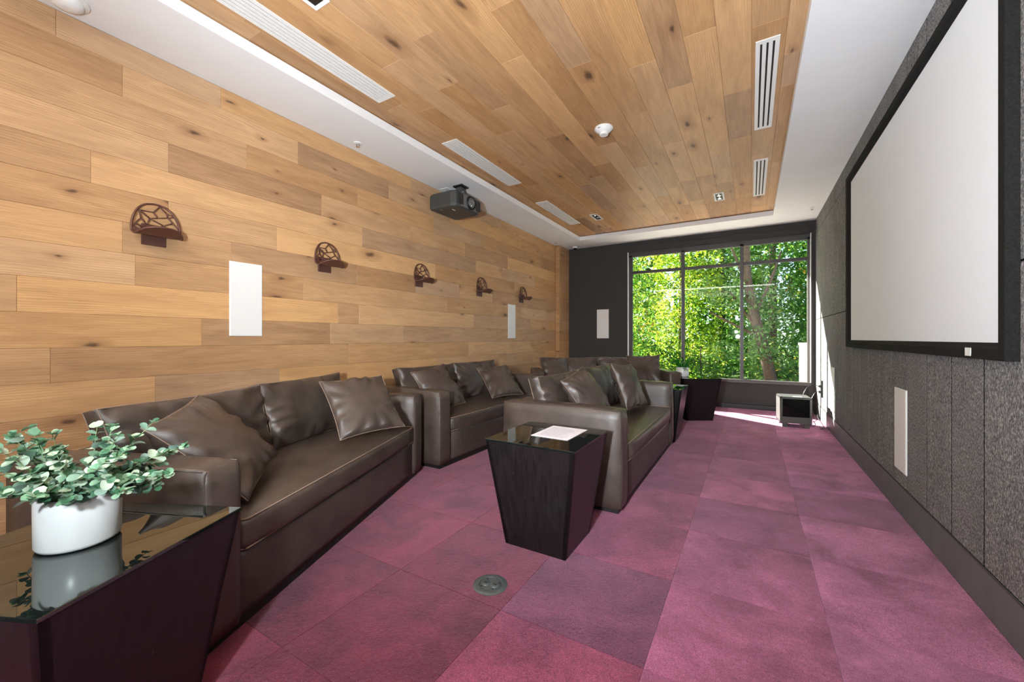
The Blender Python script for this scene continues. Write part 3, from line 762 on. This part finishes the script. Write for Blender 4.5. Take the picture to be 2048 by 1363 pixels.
# ------------------------------------------------------------------ sofas
SL, SD, AW, AH, SEAT = 2.12, .93, .17, .705, .45
def cushion_mesh(w, h, t, g, seed, N_=22, wr=.010, pinch=.05, crown=.5):
    """puffed cushion in XY, gusset g, thickness t, with creases; returns bmesh and border loops"""
    bm = bmesh.new(); V = {}
    for sd in (1, -1):
        for i in range(N_ + 1):
            for j in range(N_ + 1):
                u, v = 2 * i / N_ - 1, 2 * j / N_ - 1
                u = math.copysign(abs(u) ** .82, u); v = math.copysign(abs(v) ** .82, v)
                x = w / 2 * u * (1 - pinch * (1 - v * v) * abs(u)); y = h / 2 * v * (1 - pinch * (1 - u * u) * abs(v))
                d = max(0, (1 - u * u)) * max(0, (1 - v * v))
                z = g / 2 + (t - g) / 2 * d ** crown
                e = 1 - min(1 - abs(u), 1 - abs(v))
                amp = wr * (.35 + 1.0 * e * e) * (d ** .25)
                nz = mnoise.noise(Vector((x * 5 + seed * 7.3, y * 5, sd * 3.1)))
                # creases that run in from the border
                ang = math.atan2(v, u); cr = math.sin(ang * 13 + nz * 4 + seed) * e ** 3
                z += amp * (1.3 * nz + .85 * cr)
                if d == 0 and sd == -1 and g < .004: V[sd, i, j] = V[1, i, j]; continue
                V[sd, i, j] = bm.verts.new((x + .004 * nz, y + .004 * nz, sd * z if d else sd * g / 2))
    for sd in (1, -1):
        for i in range(N_):
            for j in range(N_):
                q = (V[sd, i, j], V[sd, i + 1, j], V[sd, i + 1, j + 1], V[sd, i, j + 1]); bm.faces.new(q if sd == 1 else q[::-1])
    B = [(i, 0) for i in range(N_)] + [(N_, j) for j in range(N_)] + [(i, N_) for i in range(N_, 0, -1)] + [(0, j) for j in range(N_, 0, -1)]
    if g >= .004:
        for k in range(len(B)):
            a, b = B[k], B[(k + 1) % len(B)]
            bm.faces.new((V[1, a[0], a[1]], V[-1, a[0], a[1]], V[-1, b[0], b[1]], V[1, b[0], b[1]]))
    loops = [[V[sd, a, b].co.copy() for a, b in B] for sd in (1, -1)]
    bmesh.ops.recalc_face_normals(bm, faces=bm.faces[:])
    return bm, loops
def cushion(name, w, h, t, g, seed, parent=None, mtx=None, both=True, **kw):
    bm, loops = cushion_mesh(w, h, t, g, seed, **kw)
    o = bm_obj(name, bm, 'leather', parent, smooth=True)
    bs = bmesh.new()
    for lp in (loops if both and g >= .02 else loops[:1]): tube_bm(bs, lp, .0022, 5, True)
    s = bm_obj('stitched_seam', bs, 'stitching', o, smooth=True)
    if mtx is not None: o.matrix_local = mtx
    return o
def loop_rect(x0, y0, x1, y1, z, r=.02, axis='z', n=5):
    pts = []
    for cx, cy, a0 in ((x1 - r, y1 - r, 0), (x0 + r, y1 - r, 90), (x0 + r, y0 + r, 180), (x1 - r, y0 + r, 270)):
        for k in range(n + 1):
            a = math.radians(a0 + 90 * k / n); pts.append((cx + r * math.cos(a), cy + r * math.sin(a)))
    return [Vector((x, y, z)) if axis == 'z' else Vector((x, z, y)) for x, y in pts]
def soft_box(name, lo, hi, mat, parent, r=.03, puff=.012, n=6, seed=1):
    bm = bmesh.new(); add_box(bm, lo, hi)
    bmesh.ops.subdivide_edges(bm, edges=bm.edges[:], cuts=n, use_grid_fill=True)
    lo, hi = Vector(lo), Vector(hi); c = (lo + hi) / 2; hs = (hi - lo) / 2
    for v in bm.verts:
        q = v.co - c; inner = Vector([max(-(h - r), min(h - r, a)) for a, h in zip(q, hs)])
        d = q - inner
        nr = r
        p = inner + (d.normalized() * nr if d.length > 1e-9 else Vector())
        k = 1
        for ax in range(3):
            others = [a for a in range(3) if a != ax]
            if abs(q[ax]) > hs[ax] - 1e-6:
                k = 1
                for b in others: k *= max(0, 1 - (q[b] / hs[b]) ** 2)
                p[ax] += math.copysign(puff * k ** .7 + .003 * mnoise.noise((v.co + Vector((seed, 0, 0))) * 6) * k ** .5, q[ax])
        v.co = c + p
    o = bm_obj(name, bm, mat, parent, smooth=True)
    return o
def make_sofa(loc, deg, label, seed):
    t = tag(empty('sofa', (loc[0], loc[1], 0), math.radians(90 + deg)), label, 'sofa', 'dark brown leather sofas')
    box('plinth', (.04, .03, 0), (SL - .04, SD - .03, .045), 'sofa_plinth', t)
    soft_box('base', (AW - .005, .018, .04), (SL - AW + .005, SD - .02, .315), 'leather', t, .015, .004, 8, seed)
    soft_box('backrest', (AW - .01, SD - .17, .30), (SL - AW + .01, SD, AH - .015), 'leather', t, .035, .008, 8, seed + 1)
    for k, (a, b) in enumerate(((0, AW), (SL - AW, SL))):
        arm = soft_box('arm', (a, 0, .035), (b, SD, AH), 'leather', t, .022, .007, 9, seed + 2 + k)
        bs = bmesh.new()
        # welt round the front face of the arm, and the two long top edges
        tube_bm(bs, loop_rect(a + .006, .045, b - .006, AH - .008, .010, .018, 'y'), .0035, 5, True)
        for x in (a + .008, b - .008): tube_bm(bs, [(x, .02, AH - .007), (x, SD - .03, AH - .007)], .003, 5)
        bm_obj('piping', bs, 'leather', arm, smooth=True)
    sc = soft_box('seat_cushion', (AW + .006, -.004, .312), (SL - AW - .006, .76, SEAT), 'leather', t, .028, .016, 10, seed + 5)
    bs = bmesh.new()
    tube_bm(bs, loop_rect(AW + .012, .004, SL - AW - .012, .75, SEAT - .006, .03), .0035, 5, True)
    tube_bm(bs, loop_rect(AW + .012, .004, SL - AW - .012, .75, .322, .03), .0035, 5, True)
    bm_obj('piping', bs, 'stitching', sc, smooth=True)
    w = (SL - 2 * AW) / 2
    for k in (0, 1):
        m = Matrix.Translation((AW + w * (k + .5) + (.015 if k else -.015) * 0, .685, SEAT + .205 + .006 * k)) @ Euler((math.radians(76), 0, math.radians(rnd.uniform(-1.5, 1.5)))).to_matrix().to_4x4()
        cushion('back_cushion', w * 1.01, .455, .235, .085, seed * 3 + k, t, m, wr=.027, N_=34, pinch=.045)
    return t
SOFAS = [((-1.712, .686), 22.0, 'long dark brown leather sofa nearest the camera on the left', 11),
         ((-2.406, 2.762), 0.0, 'dark brown leather sofa against the oak wall below the projector', 23),
         ((-.742, 2.665), 0.0, 'dark brown leather sofa in the front row beside the tapered table with paper', 37),
         ((-2.68, 5.10), -59.2, 'dark brown leather sofa turned to the camera in the far window corner', 51)]
SM = []
for (p, d, l, s) in SOFAS:
    make_sofa(p, d, l, s); SM.append(Matrix.Translation((p[0], p[1], 0)) @ Matrix.Rotation(math.radians(90 + d), 4, 'Z'))
# throw pillows: (sofa, x along, y back, z, lean, turn, roll, size, label)
PIL = [(0, .417, .351, .680, 45, 18.2, 10.4, .511, 'dark brown throw pillow tipped on its corner behind the near sofa arm'),
       (0, 1.476, .205, .700, 48.7, -36.4, 2.5, .49, 'upright dark brown throw pillow at the far end of the nearest sofa'),
       (1, .316, .279, .690, 56.4, -5, 8.4, .479, 'dark brown throw pillow at the near arm of the sofa below the projector'),
       (1, 1.394, .245, .664, 44.4, -20.4, .6, .483, 'dark brown throw pillow leaning at the far half of the sofa below the projector'),
       (2, .62, .47, .700, 58, -10, 14, .45, 'dark brown throw pillow seen edge on at the near end of the front row sofa'),
       (2, 1.407, .314, .712, 67.2, -7.7, -4.3, .469, 'dark brown throw pillow standing mid seat on the front row sofa'),
       (3, .36, .40, .695, 58, 15, 0, .45, 'dark brown throw pillow at the left arm of the far corner sofa'),
       (3, 1.72, .42, .705, 60, -15, 2, .50, 'dark brown throw pillow before the window at the right arm of the far corner sofa')]
for k, (si, x, y, z, lean, turn, roll, sz, l) in enumerate(PIL):
    m = SM[si] @ Matrix.Translation((x, y, z)) @ Matrix.Rotation(math.radians(turn), 4, 'Z') @ Matrix.Rotation(math.radians(lean), 4, 'X') @ Matrix.Rotation(math.radians(roll), 4, 'Z')
    o = cushion('throw_pillow', sz, sz, .17, .012, 100 + k * 5, None, m, wr=.022, pinch=.07, crown=.42, N_=32)
    tag(o, l, 'pillow', 'leather throw pillows')

# ------------------------------------------------------------------ tapered side tables
TH, TT, TB = .615, .55, .375
def make_table(loc, deg, label):
    t = tag(empty('side_table', (loc[0], loc[1], 0), math.radians(deg)), label, 'side table', 'tapered black side tables')
    a, b = TB / 2, TT / 2 - .004; zt = TH - .012
    cor = [(-1, -1), (1, -1), (1, 1), (-1, 1)]
    for k in range(4):
        (sx, sy), (tx, ty) = cor[k], cor[(k + 1) % 4]
        bm = bmesh.new(); th = .022
        nx, ny = (sx + tx) / 2, (sy + ty) / 2
        def P(s, r, z, inset): return bm.verts.new((s[0] * r - nx * inset, s[1] * r - ny * inset, z))
        o4 = [P((sx, sy), a, 0.0, 0), P((tx, ty), a, 0.0, 0), P((tx, ty), b, zt, 0), P((sx, sy), b, zt, 0)]
        i4 = [P((sx, sy), a, 0.0, th), P((tx, ty), a, 0.0, th), P((tx, ty), b, zt, th), P((sx, sy), b, zt, th)]
        bm.faces.new(o4); bm.faces.new(i4[::-1])
        for i in range(4): j = (i + 1) % 4; bm.faces.new((o4[i], i4[i], i4[j], o4[j]))
        bmesh.ops.recalc_face_normals(bm, faces=bm.faces[:])
        bm_obj('side_panel', bm, 'espresso_wood', t)
    box('glass_top', (-TT / 2, -TT / 2, zt + .001), (TT / 2, TT / 2, TH), 'black_glass', t, .0015, 1)
    return t
def corner_center(c, deg, sx, sy):
    r = Matrix.Rotation(math.radians(deg), 2) @ Vector((sx * TT / 2, sy * TT / 2)); return (c[0] - r.x, c[1] - r.y)
NT = corner_center((-1.492, .705), 25.5, 1, 1); make_table(NT, 25.5, 'black tapered side table with plant in the left foreground')
MT = (-1.04, 2.178); make_table(MT, 0, 'black tapered side table with a sheet of paper between the two nearer sofas')
T3 = (-.935, 5.08); make_table(T3, 0, 'black tapered side table mostly hidden past the front row sofa')
T4 = corner_center((-.828, 6.16), 30.8, -1, -1); make_table(T4, 30.8, 'black tapered side table with fern in front of the window')

# sheet of paper
pp = tag(empty('paper_sheet', (-1.0, 2.25, TH + .001)), 'printed white paper sheet on the middle side table', 'paper')
box('sheet', (-.118, -.152, 0), (.118, .152, .0012), 'paper', pp)
bm = bmesh.new()
for k in range(13):
    add_box(bm, (-.095, -.115 + k * .018, .0012), (-.095 + rnd.uniform(.12, .19), -.110 + k * .018, .0016))
bm_obj('printed_text', bm, 'print_grey', pp)
pp.rotation_euler = (0, 0, math.radians(-1))

# ------------------------------------------------------------------ potted plants
def make_pot(t, r=.087, h=.142):
    lathe('pot', [(0, 0), (r - .012, 0), (r - .004, .004), (r, .012), (r + .001, h - .004), (r - .002, h), (r - .008, h), (r - .009, h - .02), (0, h - .021)], 'ceramic_white', t, 48)
    lathe('soil', [(0, h - .018), (r - .009, h - .02)], 'soil', t, 24)
pl = tag(empty('potted_plant', (-1.64, .352, TH)), 'eucalyptus plant in white pot on the foreground table', 'plant')
make_pot(pl)
def leaf_mesh():
    bm = bmesh.new(); n = 10; c = bm.verts.new((0.0, .5, .06)); ring = []
    for i in range(n):
        a = 2 * PI * i / n; y = .5 - .5 * math.cos(a); x = .44 * math.sin(a) * (1.05 - .15 * math.cos(a))
        ring.append(bm.verts.new((x, y, .14 * (abs(x) / .44) ** 2 * 1.2)))
    for i in range(n): bm.faces.new((c, ring[i], ring[(i + 1) % n]))
    me = bpy.data.meshes.new('leaf'); bm.to_mesh(me); bm.free(); me.materials.append(M['eucalyptus_leaf'])
    for p in me.polygons: p.use_smooth = True
    return me
LM = leaf_mesh(); r2 = random.Random(5); nl = 0; ex = []
def frame_from(dirv, up):
    y = dirv.normalized(); x = y.cross(up)
    if x.length < .01: x = y.orthogonal()
    x.normalize(); z = x.cross(y); return Matrix((x, y, z)).transposed().to_4x4()
for k in range(44):
    az = 2 * PI * (k * .381966) + r2.uniform(-.2, .2); el = r2.uniform(.05, 1.3) if k % 3 else r2.uniform(-.05, .35)
    ln = r2.uniform(.13, .215) * (1.0 if el < 1 else .98)
    p = Vector((.04 * math.cos(az), .04 * math.sin(az), .135)); d = Vector((math.cos(az) * math.cos(el), math.sin(az) * math.cos(el), math.sin(el) + .42)).normalized()
    pts = [p.copy()]; n = 8
    for i in range(n):
        d = (d + Vector((r2.uniform(-.06, .06), r2.uniform(-.06, .06), -.085 if el < .9 else -.05))).normalized(); p = p + d * ln / n; pts.append(p.copy())
    tube('stem', pts, .0022, 'stem_green', pl, 4, False, .0008)
    for i in range(1, n + 1):
        if pts[i].z < .13 and r2.random() < .75: continue
        if i % 2 == 0 or nl >= 296:
            for q_ in range(6):
                ex.append((pts[i].copy(), Vector((r2.uniform(-1, 1), r2.uniform(-1, 1), r2.uniform(-.5, .7))).normalized(), Vector((r2.uniform(-.5, .5), r2.uniform(-.5, .5), 1)), r2.uniform(.018, .034) * (1.15 - .5 * i / n), r2.uniform(.016, .026), r2.random()))
            continue
        if nl >= 296: break
        q = pts[i]; tdir = (pts[i] - pts[i - 1]).normalized()
        side = tdir.cross(Vector((0, 0, 1)));
        if side.length < .1: side = Vector((1, 0, 0))
        side.normalize(); rot = Matrix.Rotation(r2.uniform(0, PI), 3, tdir); side = rot @ side
        for sg in (1, -1):
            if nl >= 296: break
            dv = (side * sg + tdir * r2.uniform(.15, .7) + Vector((0, 0, r2.uniform(-.1, .35)))).normalized()
            sz = r2.uniform(.025, .044) * (1.0 - .5 * (i / n)) * (1.25 if r2.random() < .15 else 1) + .006
            lf = tobj('leaf', LM, None, pl); m = frame_from(dv, Vector((r2.uniform(-.3, .3), r2.uniform(-.3, .3), 1)))
            lf.matrix_local = Matrix.Translation(q) @ m @ Matrix.Scale(sz, 4); nl += 1

def leaves_mesh(name, items, mat, parent, round_=False):
    """items: (pos, dir, up, length, width, tone): folded leaf quads in one mesh"""
    vs, fs, tn = [], [], []
    for (p, d, up, l, w, t) in items:
        x = d.cross(up)
        if x.length < 1e-3: x = d.orthogonal()
        x.normalize(); z = x.cross(d); b = len(vs)
        mid = p + d * l * .5
        if round_:
            vs += [p] + [p + d * l * a_ + x * w * b_ + z * w * abs(b_) * .25 for a_, b_ in ((.12, .32), (.5, .52), (.88, .34), (1.0, 0), (.88, -.34), (.5, -.52), (.12, -.32))]
            fs += [(b, b + 1, b + 2, b + 3), (b, b + 3, b + 4), (b, b + 4, b + 5), (b, b + 5, b + 6, b + 7)]; tn += [t] * 8; continue
        vs += [p, mid + x * w / 2 + z * w * .18, p + d * l - z * l * .08, mid - x * w / 2 + z * w * .18]
        fs += [(b, b + 1, b + 2), (b, b + 2, b + 3)]; tn += [t] * 4
    me = bpy.data.meshes.new(name); me.from_pydata(vs, [], fs); a = me.attributes.new('tone', 'FLOAT', 'POINT'); a.data.foreach_set('value', tn)
    o = tobj(name, me, mat, parent); o['kind'] = 'stuff'; return o
leaves_mesh('small_leaves', ex, 'eucalyptus_small', pl, True)
fp = tag(empty('potted_plant', (-.885, 6.50, TH)), 'small green fern in white pot before the window', 'plant')
make_pot(fp)
it = []
for k in range(46):
    az = r2.uniform(0, 2 * PI); el = r2.uniform(.15, 1.35); L_ = r2.uniform(.16, .24)
    d = Vector((math.cos(az) * math.cos(el), math.sin(az) * math.cos(el), math.sin(el))); p = Vector((.03 * math.cos(az), .03 * math.sin(az), .13))
    for i in range(10):
        d = (d + Vector((0, 0, -.05))).normalized(); p = p + d * L_ / 10
        for sg in (1, -1):
            s = d.cross(Vector((0, 0, 1)));
            if s.length < .05: s = Vector((1, 0, 0))
            dv = (s.normalized() * sg + d * .9 + Vector((0, 0, r2.uniform(-.2, .4)))).normalized()
            it.append((p.copy(), dv, Vector((r2.uniform(-.4, .4), r2.uniform(-.4, .4), 1)), .034, .016, min(1, max(0, r2.gauss(.5, .25)))))
leaves_mesh('foliage', it, 'fern_leaf', fp)

# ------------------------------------------------------------------ round floor outlet
fl = tag(empty('floor_outlet', (-1.082, 1.612, 0)), 'round grey metal power outlet set in carpet', 'floor outlet')
lathe('outlet_ring', [(.083, -.002), (.083, .003), (.078, .0055), (.062, .0065), (.055, .006), (.054, .0035)], 'brass_grey', fl, 48)
lathe('outlet_cover', [(0, .0045), (.053, .0045), (.054, .003)], 'brass_grey', fl, 40)
for s in (-1, 1):
    r = lathe('socket_cap', [(0, .008), (.019, .008), (.022, .0065), (.023, .004)], 'brass_grey', fl, 28, (s * .0235, s * .004, 0))
    box('socket_slot', (s * .0235 - .010, s * .004 - .004, .0078), (s * .0235 + .010, s * .004 + .004, .0086), 'dark_slot', r)
for a in (40, 140, 230, 320):
    lathe('screw', [(0, .0062), (.004, .006), (.005, .0045)], 'dark_slot', fl, 10, (.043 * math.cos(math.radians(a)), .043 * math.sin(math.radians(a)), 0))
bm = bmesh.new(); tube_bm(bm, [(.0525 * math.cos(2 * PI * i / 40), .0525 * math.sin(2 * PI * i / 40), .0046) for i in range(40)], .0012, 4, True)
bm_obj('groove', bm, 'dark_slot', fl)

# ------------------------------------------------------------------ subwoofer in the corner
sb = tag(empty('subwoofer', (.339, 6.49, 0), math.radians(5.0)), 'grey subwoofer box with glossy black front by the window', 'subwoofer')
w, d_, z0, z1 = .35, .36, .055, .40
boxes('cabinet', [((0, .02, z0), (.025, d_, z1)), ((w - .025, .02, z0), (w, d_, z1)), ((0, .02, z1 - .02), (w, d_, z1)), ((0, .02, z0), (w, d_, z0 + .025)), ((.0, d_ - .02, z0), (w, d_, z1))], 'sub_grey', sb)
box('front_rail', (0, -.005, z0), (w, .022, z0 + .085), 'sub_grey', sb, .004, 1)
box('front_frame', (0, .0, z0 + .08), (.025, .022, z1), 'sub_grey', sb, .003, 1); box('front_frame', (w - .025, .0, z0 + .08), (w, .022, z1), 'sub_grey', sb, .003, 1)
box('front_frame', (0, .0, z1 - .022), (w, .022, z1), 'plastic_grey', sb, .003, 1)
box('gloss_front', (.024, .012, z0 + .083), (w - .024, .03, z1 - .02), 'sub_gloss', sb)
box('top_panel', (.005, .004, z1), (w - .005, d_ - .005, z1 + .006), 'plastic_grey', sb, .002, 1)
box('top_label', (.15, .05, z1 + .006), (.25, .09, z1 + .0075), 'white_metal', sb)
for x in (.025, w - .085):
    for y in (.01, d_ - .08): box('foot', (x, y, 0), (x + .06, y + .06, z0), 'sub_grey', sb, .003, 1)
wo = tag(empty('wall_outlet', (XR, 7.14, .47)), 'dark outlet box on felt wall above the subwoofer cords', 'outlet')
box('outlet_box', (-.02, -.03, -.12), (.0, .03, .12), 'plastic_black', wo, .003, 1)
box('plug', (-.045, -.018, .02), (-.02, .018, .055), 'plastic_black', wo); box('plug', (-.045, -.018, -.06), (-.02, .018, -.025), 'plastic_black', wo)
cords = [[(.84, 7.14, .50), (.74, 7.10, .53), (.66, 7.06, .44), (.62, 7.02, .30), (.60, 6.98, .20)],
         [(.84, 7.14, .43), (.78, 7.08, .42), (.73, 7.03, .30), (.74, 6.98, .16), (.78, 6.92, .07), (.72, 6.98, .02), (.62, 7.03, .10)],
         [(.80, 7.02, .12), (.79, 6.9, .10), (.81, 6.75, .06), (.82, 6.6, .02), (.78, 6.55, .008)],
         [(.64, 7.02, .14), (.70, 6.94, .10), (.75, 6.80, .03), (.72, 6.72, .008), (.66, 6.78, .008)]]
def smooth_path(p, n=8):
    p = [Vector(q) for q in p]; out = []
    for i in range(len(p) - 1):
        a, b, c, d = p[max(i - 1, 0)], p[i], p[i + 1], p[min(i + 2, len(p) - 1)]
        for k in range(n):
            t = k / n; out.append(.5 * ((2 * b) + (c - a) * t + (2 * a - 5 * b + 4 * c - d) * t * t + (3 * b - a - 3 * c + d) * t ** 3))
    return out + [p[-1]]
cl = ['thin black power cord looping highest from the wall outlet to the subwoofer', 'black power cord hanging from the lower plug behind the subwoofer', 'black cord trailing along the baseboard beside the subwoofer', 'black cord lying on the carpet right of the subwoofer']
for p, l in zip(cords, cl): tag(tube('power_cord', smooth_path(p), .0045, 'plastic_black'), l, 'cord', 'subwoofer cords')

# ------------------------------------------------------------------ outside: building edge, ground, white post, trees
struct(boxes('trim_3', [((-7.5, YF + .13, 3.08), (3.2, YF + 1.0, 3.3))], 'outside_concrete'), 'canopy over the window outside')
struct(boxes('wall_outside', [((-7.5, YF + .0, -.4), (XL - .3, YF + .13, 3.3)), ((XR + .3, YF + .0, -.4), (3.2, YF + .13, 3.3))], 'outside_concrete'))
struct(boxes('floor_outside', [((-40, 13.2, -.5), (40, 70, -.3))], 'grass'))
struct(boxes('floor_bounce', [((-12, YF + .13, -.5), (6, 13.2, -.28))], 'outside_concrete'))  # unseen pale ground, added to bounce sunlight up to the ceiling
post = tag(boxes('white_post', [((1.04, 12.0, -.3), (1.5, 12.4, 1.02)), ((1.02, 11.97, 1.02), (1.53, 12.43, 1.08))], 'white_siding'), 'white siding post outside the lower right window pane', 'post')
r3 = random.Random(11)
def tree(name, base, top, rad, blobs, mat, n, label, leaf=.15, trunk=None, branches=()):
    t = tag(empty(name, base), label, 'tree', 'trees outside the window')
    b = Vector(base); tp = [Vector(q) - b for q in (trunk or [base, top])]
    tube('trunk', smooth_path(tp, 6) if len(tp) > 2 else tp, rad, 'bark', t, 10, False, rad * .6)
    for br in branches: tube('branch', smooth_path([Vector(q) - b for q in br], 5), rad * .33, 'bark', t, 7, False, rad * .12)
    it = []
    tot = sum(b_[1][0] * b_[1][1] * b_[1][2] for b_ in blobs)
    for c, r, *bx in blobs:
        for k in range(int(n * r[0] * r[1] * r[2] / tot)):
            while True:
                q = Vector((r3.uniform(-1, 1), r3.uniform(-1, 1), r3.uniform(-1, 1)))
                if bx or .25 < q.length < 1: break
            p = Vector((c[0] + q.x * r[0], c[1] + q.y * r[1], c[2] + q.z * r[2]))
            cl = mnoise.noise(p * 1.6)
            if cl < -.18: continue
            d = Vector((r3.uniform(-1, 1), r3.uniform(-1, 1), r3.uniform(-.9, .25))).normalized(); s = leaf * r3.uniform(.6, 1.3)
            it.append((p - b, d, Vector((r3.uniform(-1, 1), r3.uniform(-1, .4), 1.0)), s, s * .55, min(1, max(0, .45 + .5 * mnoise.noise(p * .9) + r3.gauss(0, .22)))))
    leaves_mesh('foliage', it, mat, t)
# back rows close the view, the front row gives the trunk and hanging sprays
tree('leafy_tree', (-5.6, 17.4, -.3), (-5.6, 17.4, 6), .14, [((-5.95, 17.4, 3.2), (2.0, 1.2, 4.2), 1)], 'tree_leaf_light', 26000, 'sunlit yellow green tree filling the left window panes')
tree('leafy_tree', (-2.5, 18.2, -.3), (-2.5, 18.2, 6), .15, [((-2.4, 18.2, 3.3), (1.4, 1.2, 4.4), 1)], 'tree_leaf_light', 20000, 'yellow green tree behind the middle window panes')
tree('leafy_tree', (.7, 18.0, -.3), (.7, 18.0, 6), .16, [((.55, 18.0, 3.2), (1.4, 1.2, 4.4), 1)], 'tree_leaf_mid', 18000, 'deep green tree behind the right window panes')
tree('leafy_tree', (3.4, 17.2, -.3), (3.4, 17.2, 6), .15, [((3.5, 17.2, 3.0), (1.4, 1.2, 4.2), 1)], 'tree_leaf_mid', 14000, 'shaded deep green tree at the right edge of the window')
tree('leafy_tree', (-7.2, 25, -.3), (-7.2, 25, 7), .2, [((-7.2, 25, 4), (2.7, 1.0, 5.5), 1)], 'tree_leaf_mid', 9000, 'distant tree closing the view far left outside', .42)
tree('leafy_tree', (-1.4, 25.5, -.3), (-1.4, 25.5, 7), .2, [((-1.4, 25.5, 4), (2.6, 1.0, 5.5), 1)], 'tree_leaf_mid', 9000, 'distant tree closing the view behind the middle panes', .42)
tree('leafy_tree', (4.3, 25, -.3), (4.3, 25, 7), .2, [((4.3, 25, 4), (2.6, 1.0, 5.5), 1)], 'tree_leaf_mid', 9000, 'distant tree closing the view far right outside', .42)
tree('leafy_tree', (-3.6, 13.6, -.3), (-3.5, 13.6, 3.6), .06, [((-3.5, 13.6, 2.0), (1.0, .6, 2.2))], 'tree_leaf_mid', 2600, 'mid green sapling in front of the left window trees', .13)
tree('forked_tree', (.55, 14.0, -.3), (-.15, 14.0, 6), .17, [((-.9, 13.7, 2.6), (1.0, .6, .55)), ((.3, 13.5, 2.2), (.8, .5, .5)), ((-.5, 13.8, 4.6), (1.6, .8, .6)), ((.7, 13.4, 1.1), (.75, .5, .7)), ((-.3, 13.6, .9), (.9, .5, .5))],
     'tree_leaf_pale', 3000, 'brown trunked tree leaning in front of the middle and right panes', .13,
     trunk=[(.55, 14.0, -.3), (.32, 14.0, .9), (.02, 14.0, 2.2), (-.12, 14.0, 3.4), (-.16, 14.0, 5.6)],
     branches=[[(-.05, 14, 2.6), (-.35, 14.0, 3.5), (-.75, 14.1, 4.6)], [(.25, 14, 1.2), (-.35, 13.9, 1.55), (-1.1, 13.8, 2.0)], [(.1, 14, 1.9), (.5, 13.9, 2.9), (.75, 13.9, 3.7)], [(.2, 14, 1.4), (-.25, 13.9, 2.1), (-.55, 13.9, 2.6)]])
tree('undergrowth_shrub', (-1.5, 15.3, -.3), (-1.5, 15.3, .9), .03, [((-2.6, 15.3, .2), (1.8, .5, .9)), ((.4, 15.3, .2), (1.8, .5, .95)), ((2.6, 15.3, .3), (1.4, .5, 1.1))], 'tree_leaf_mid', 5200, 'low undergrowth along the bottom of the window view', .13)
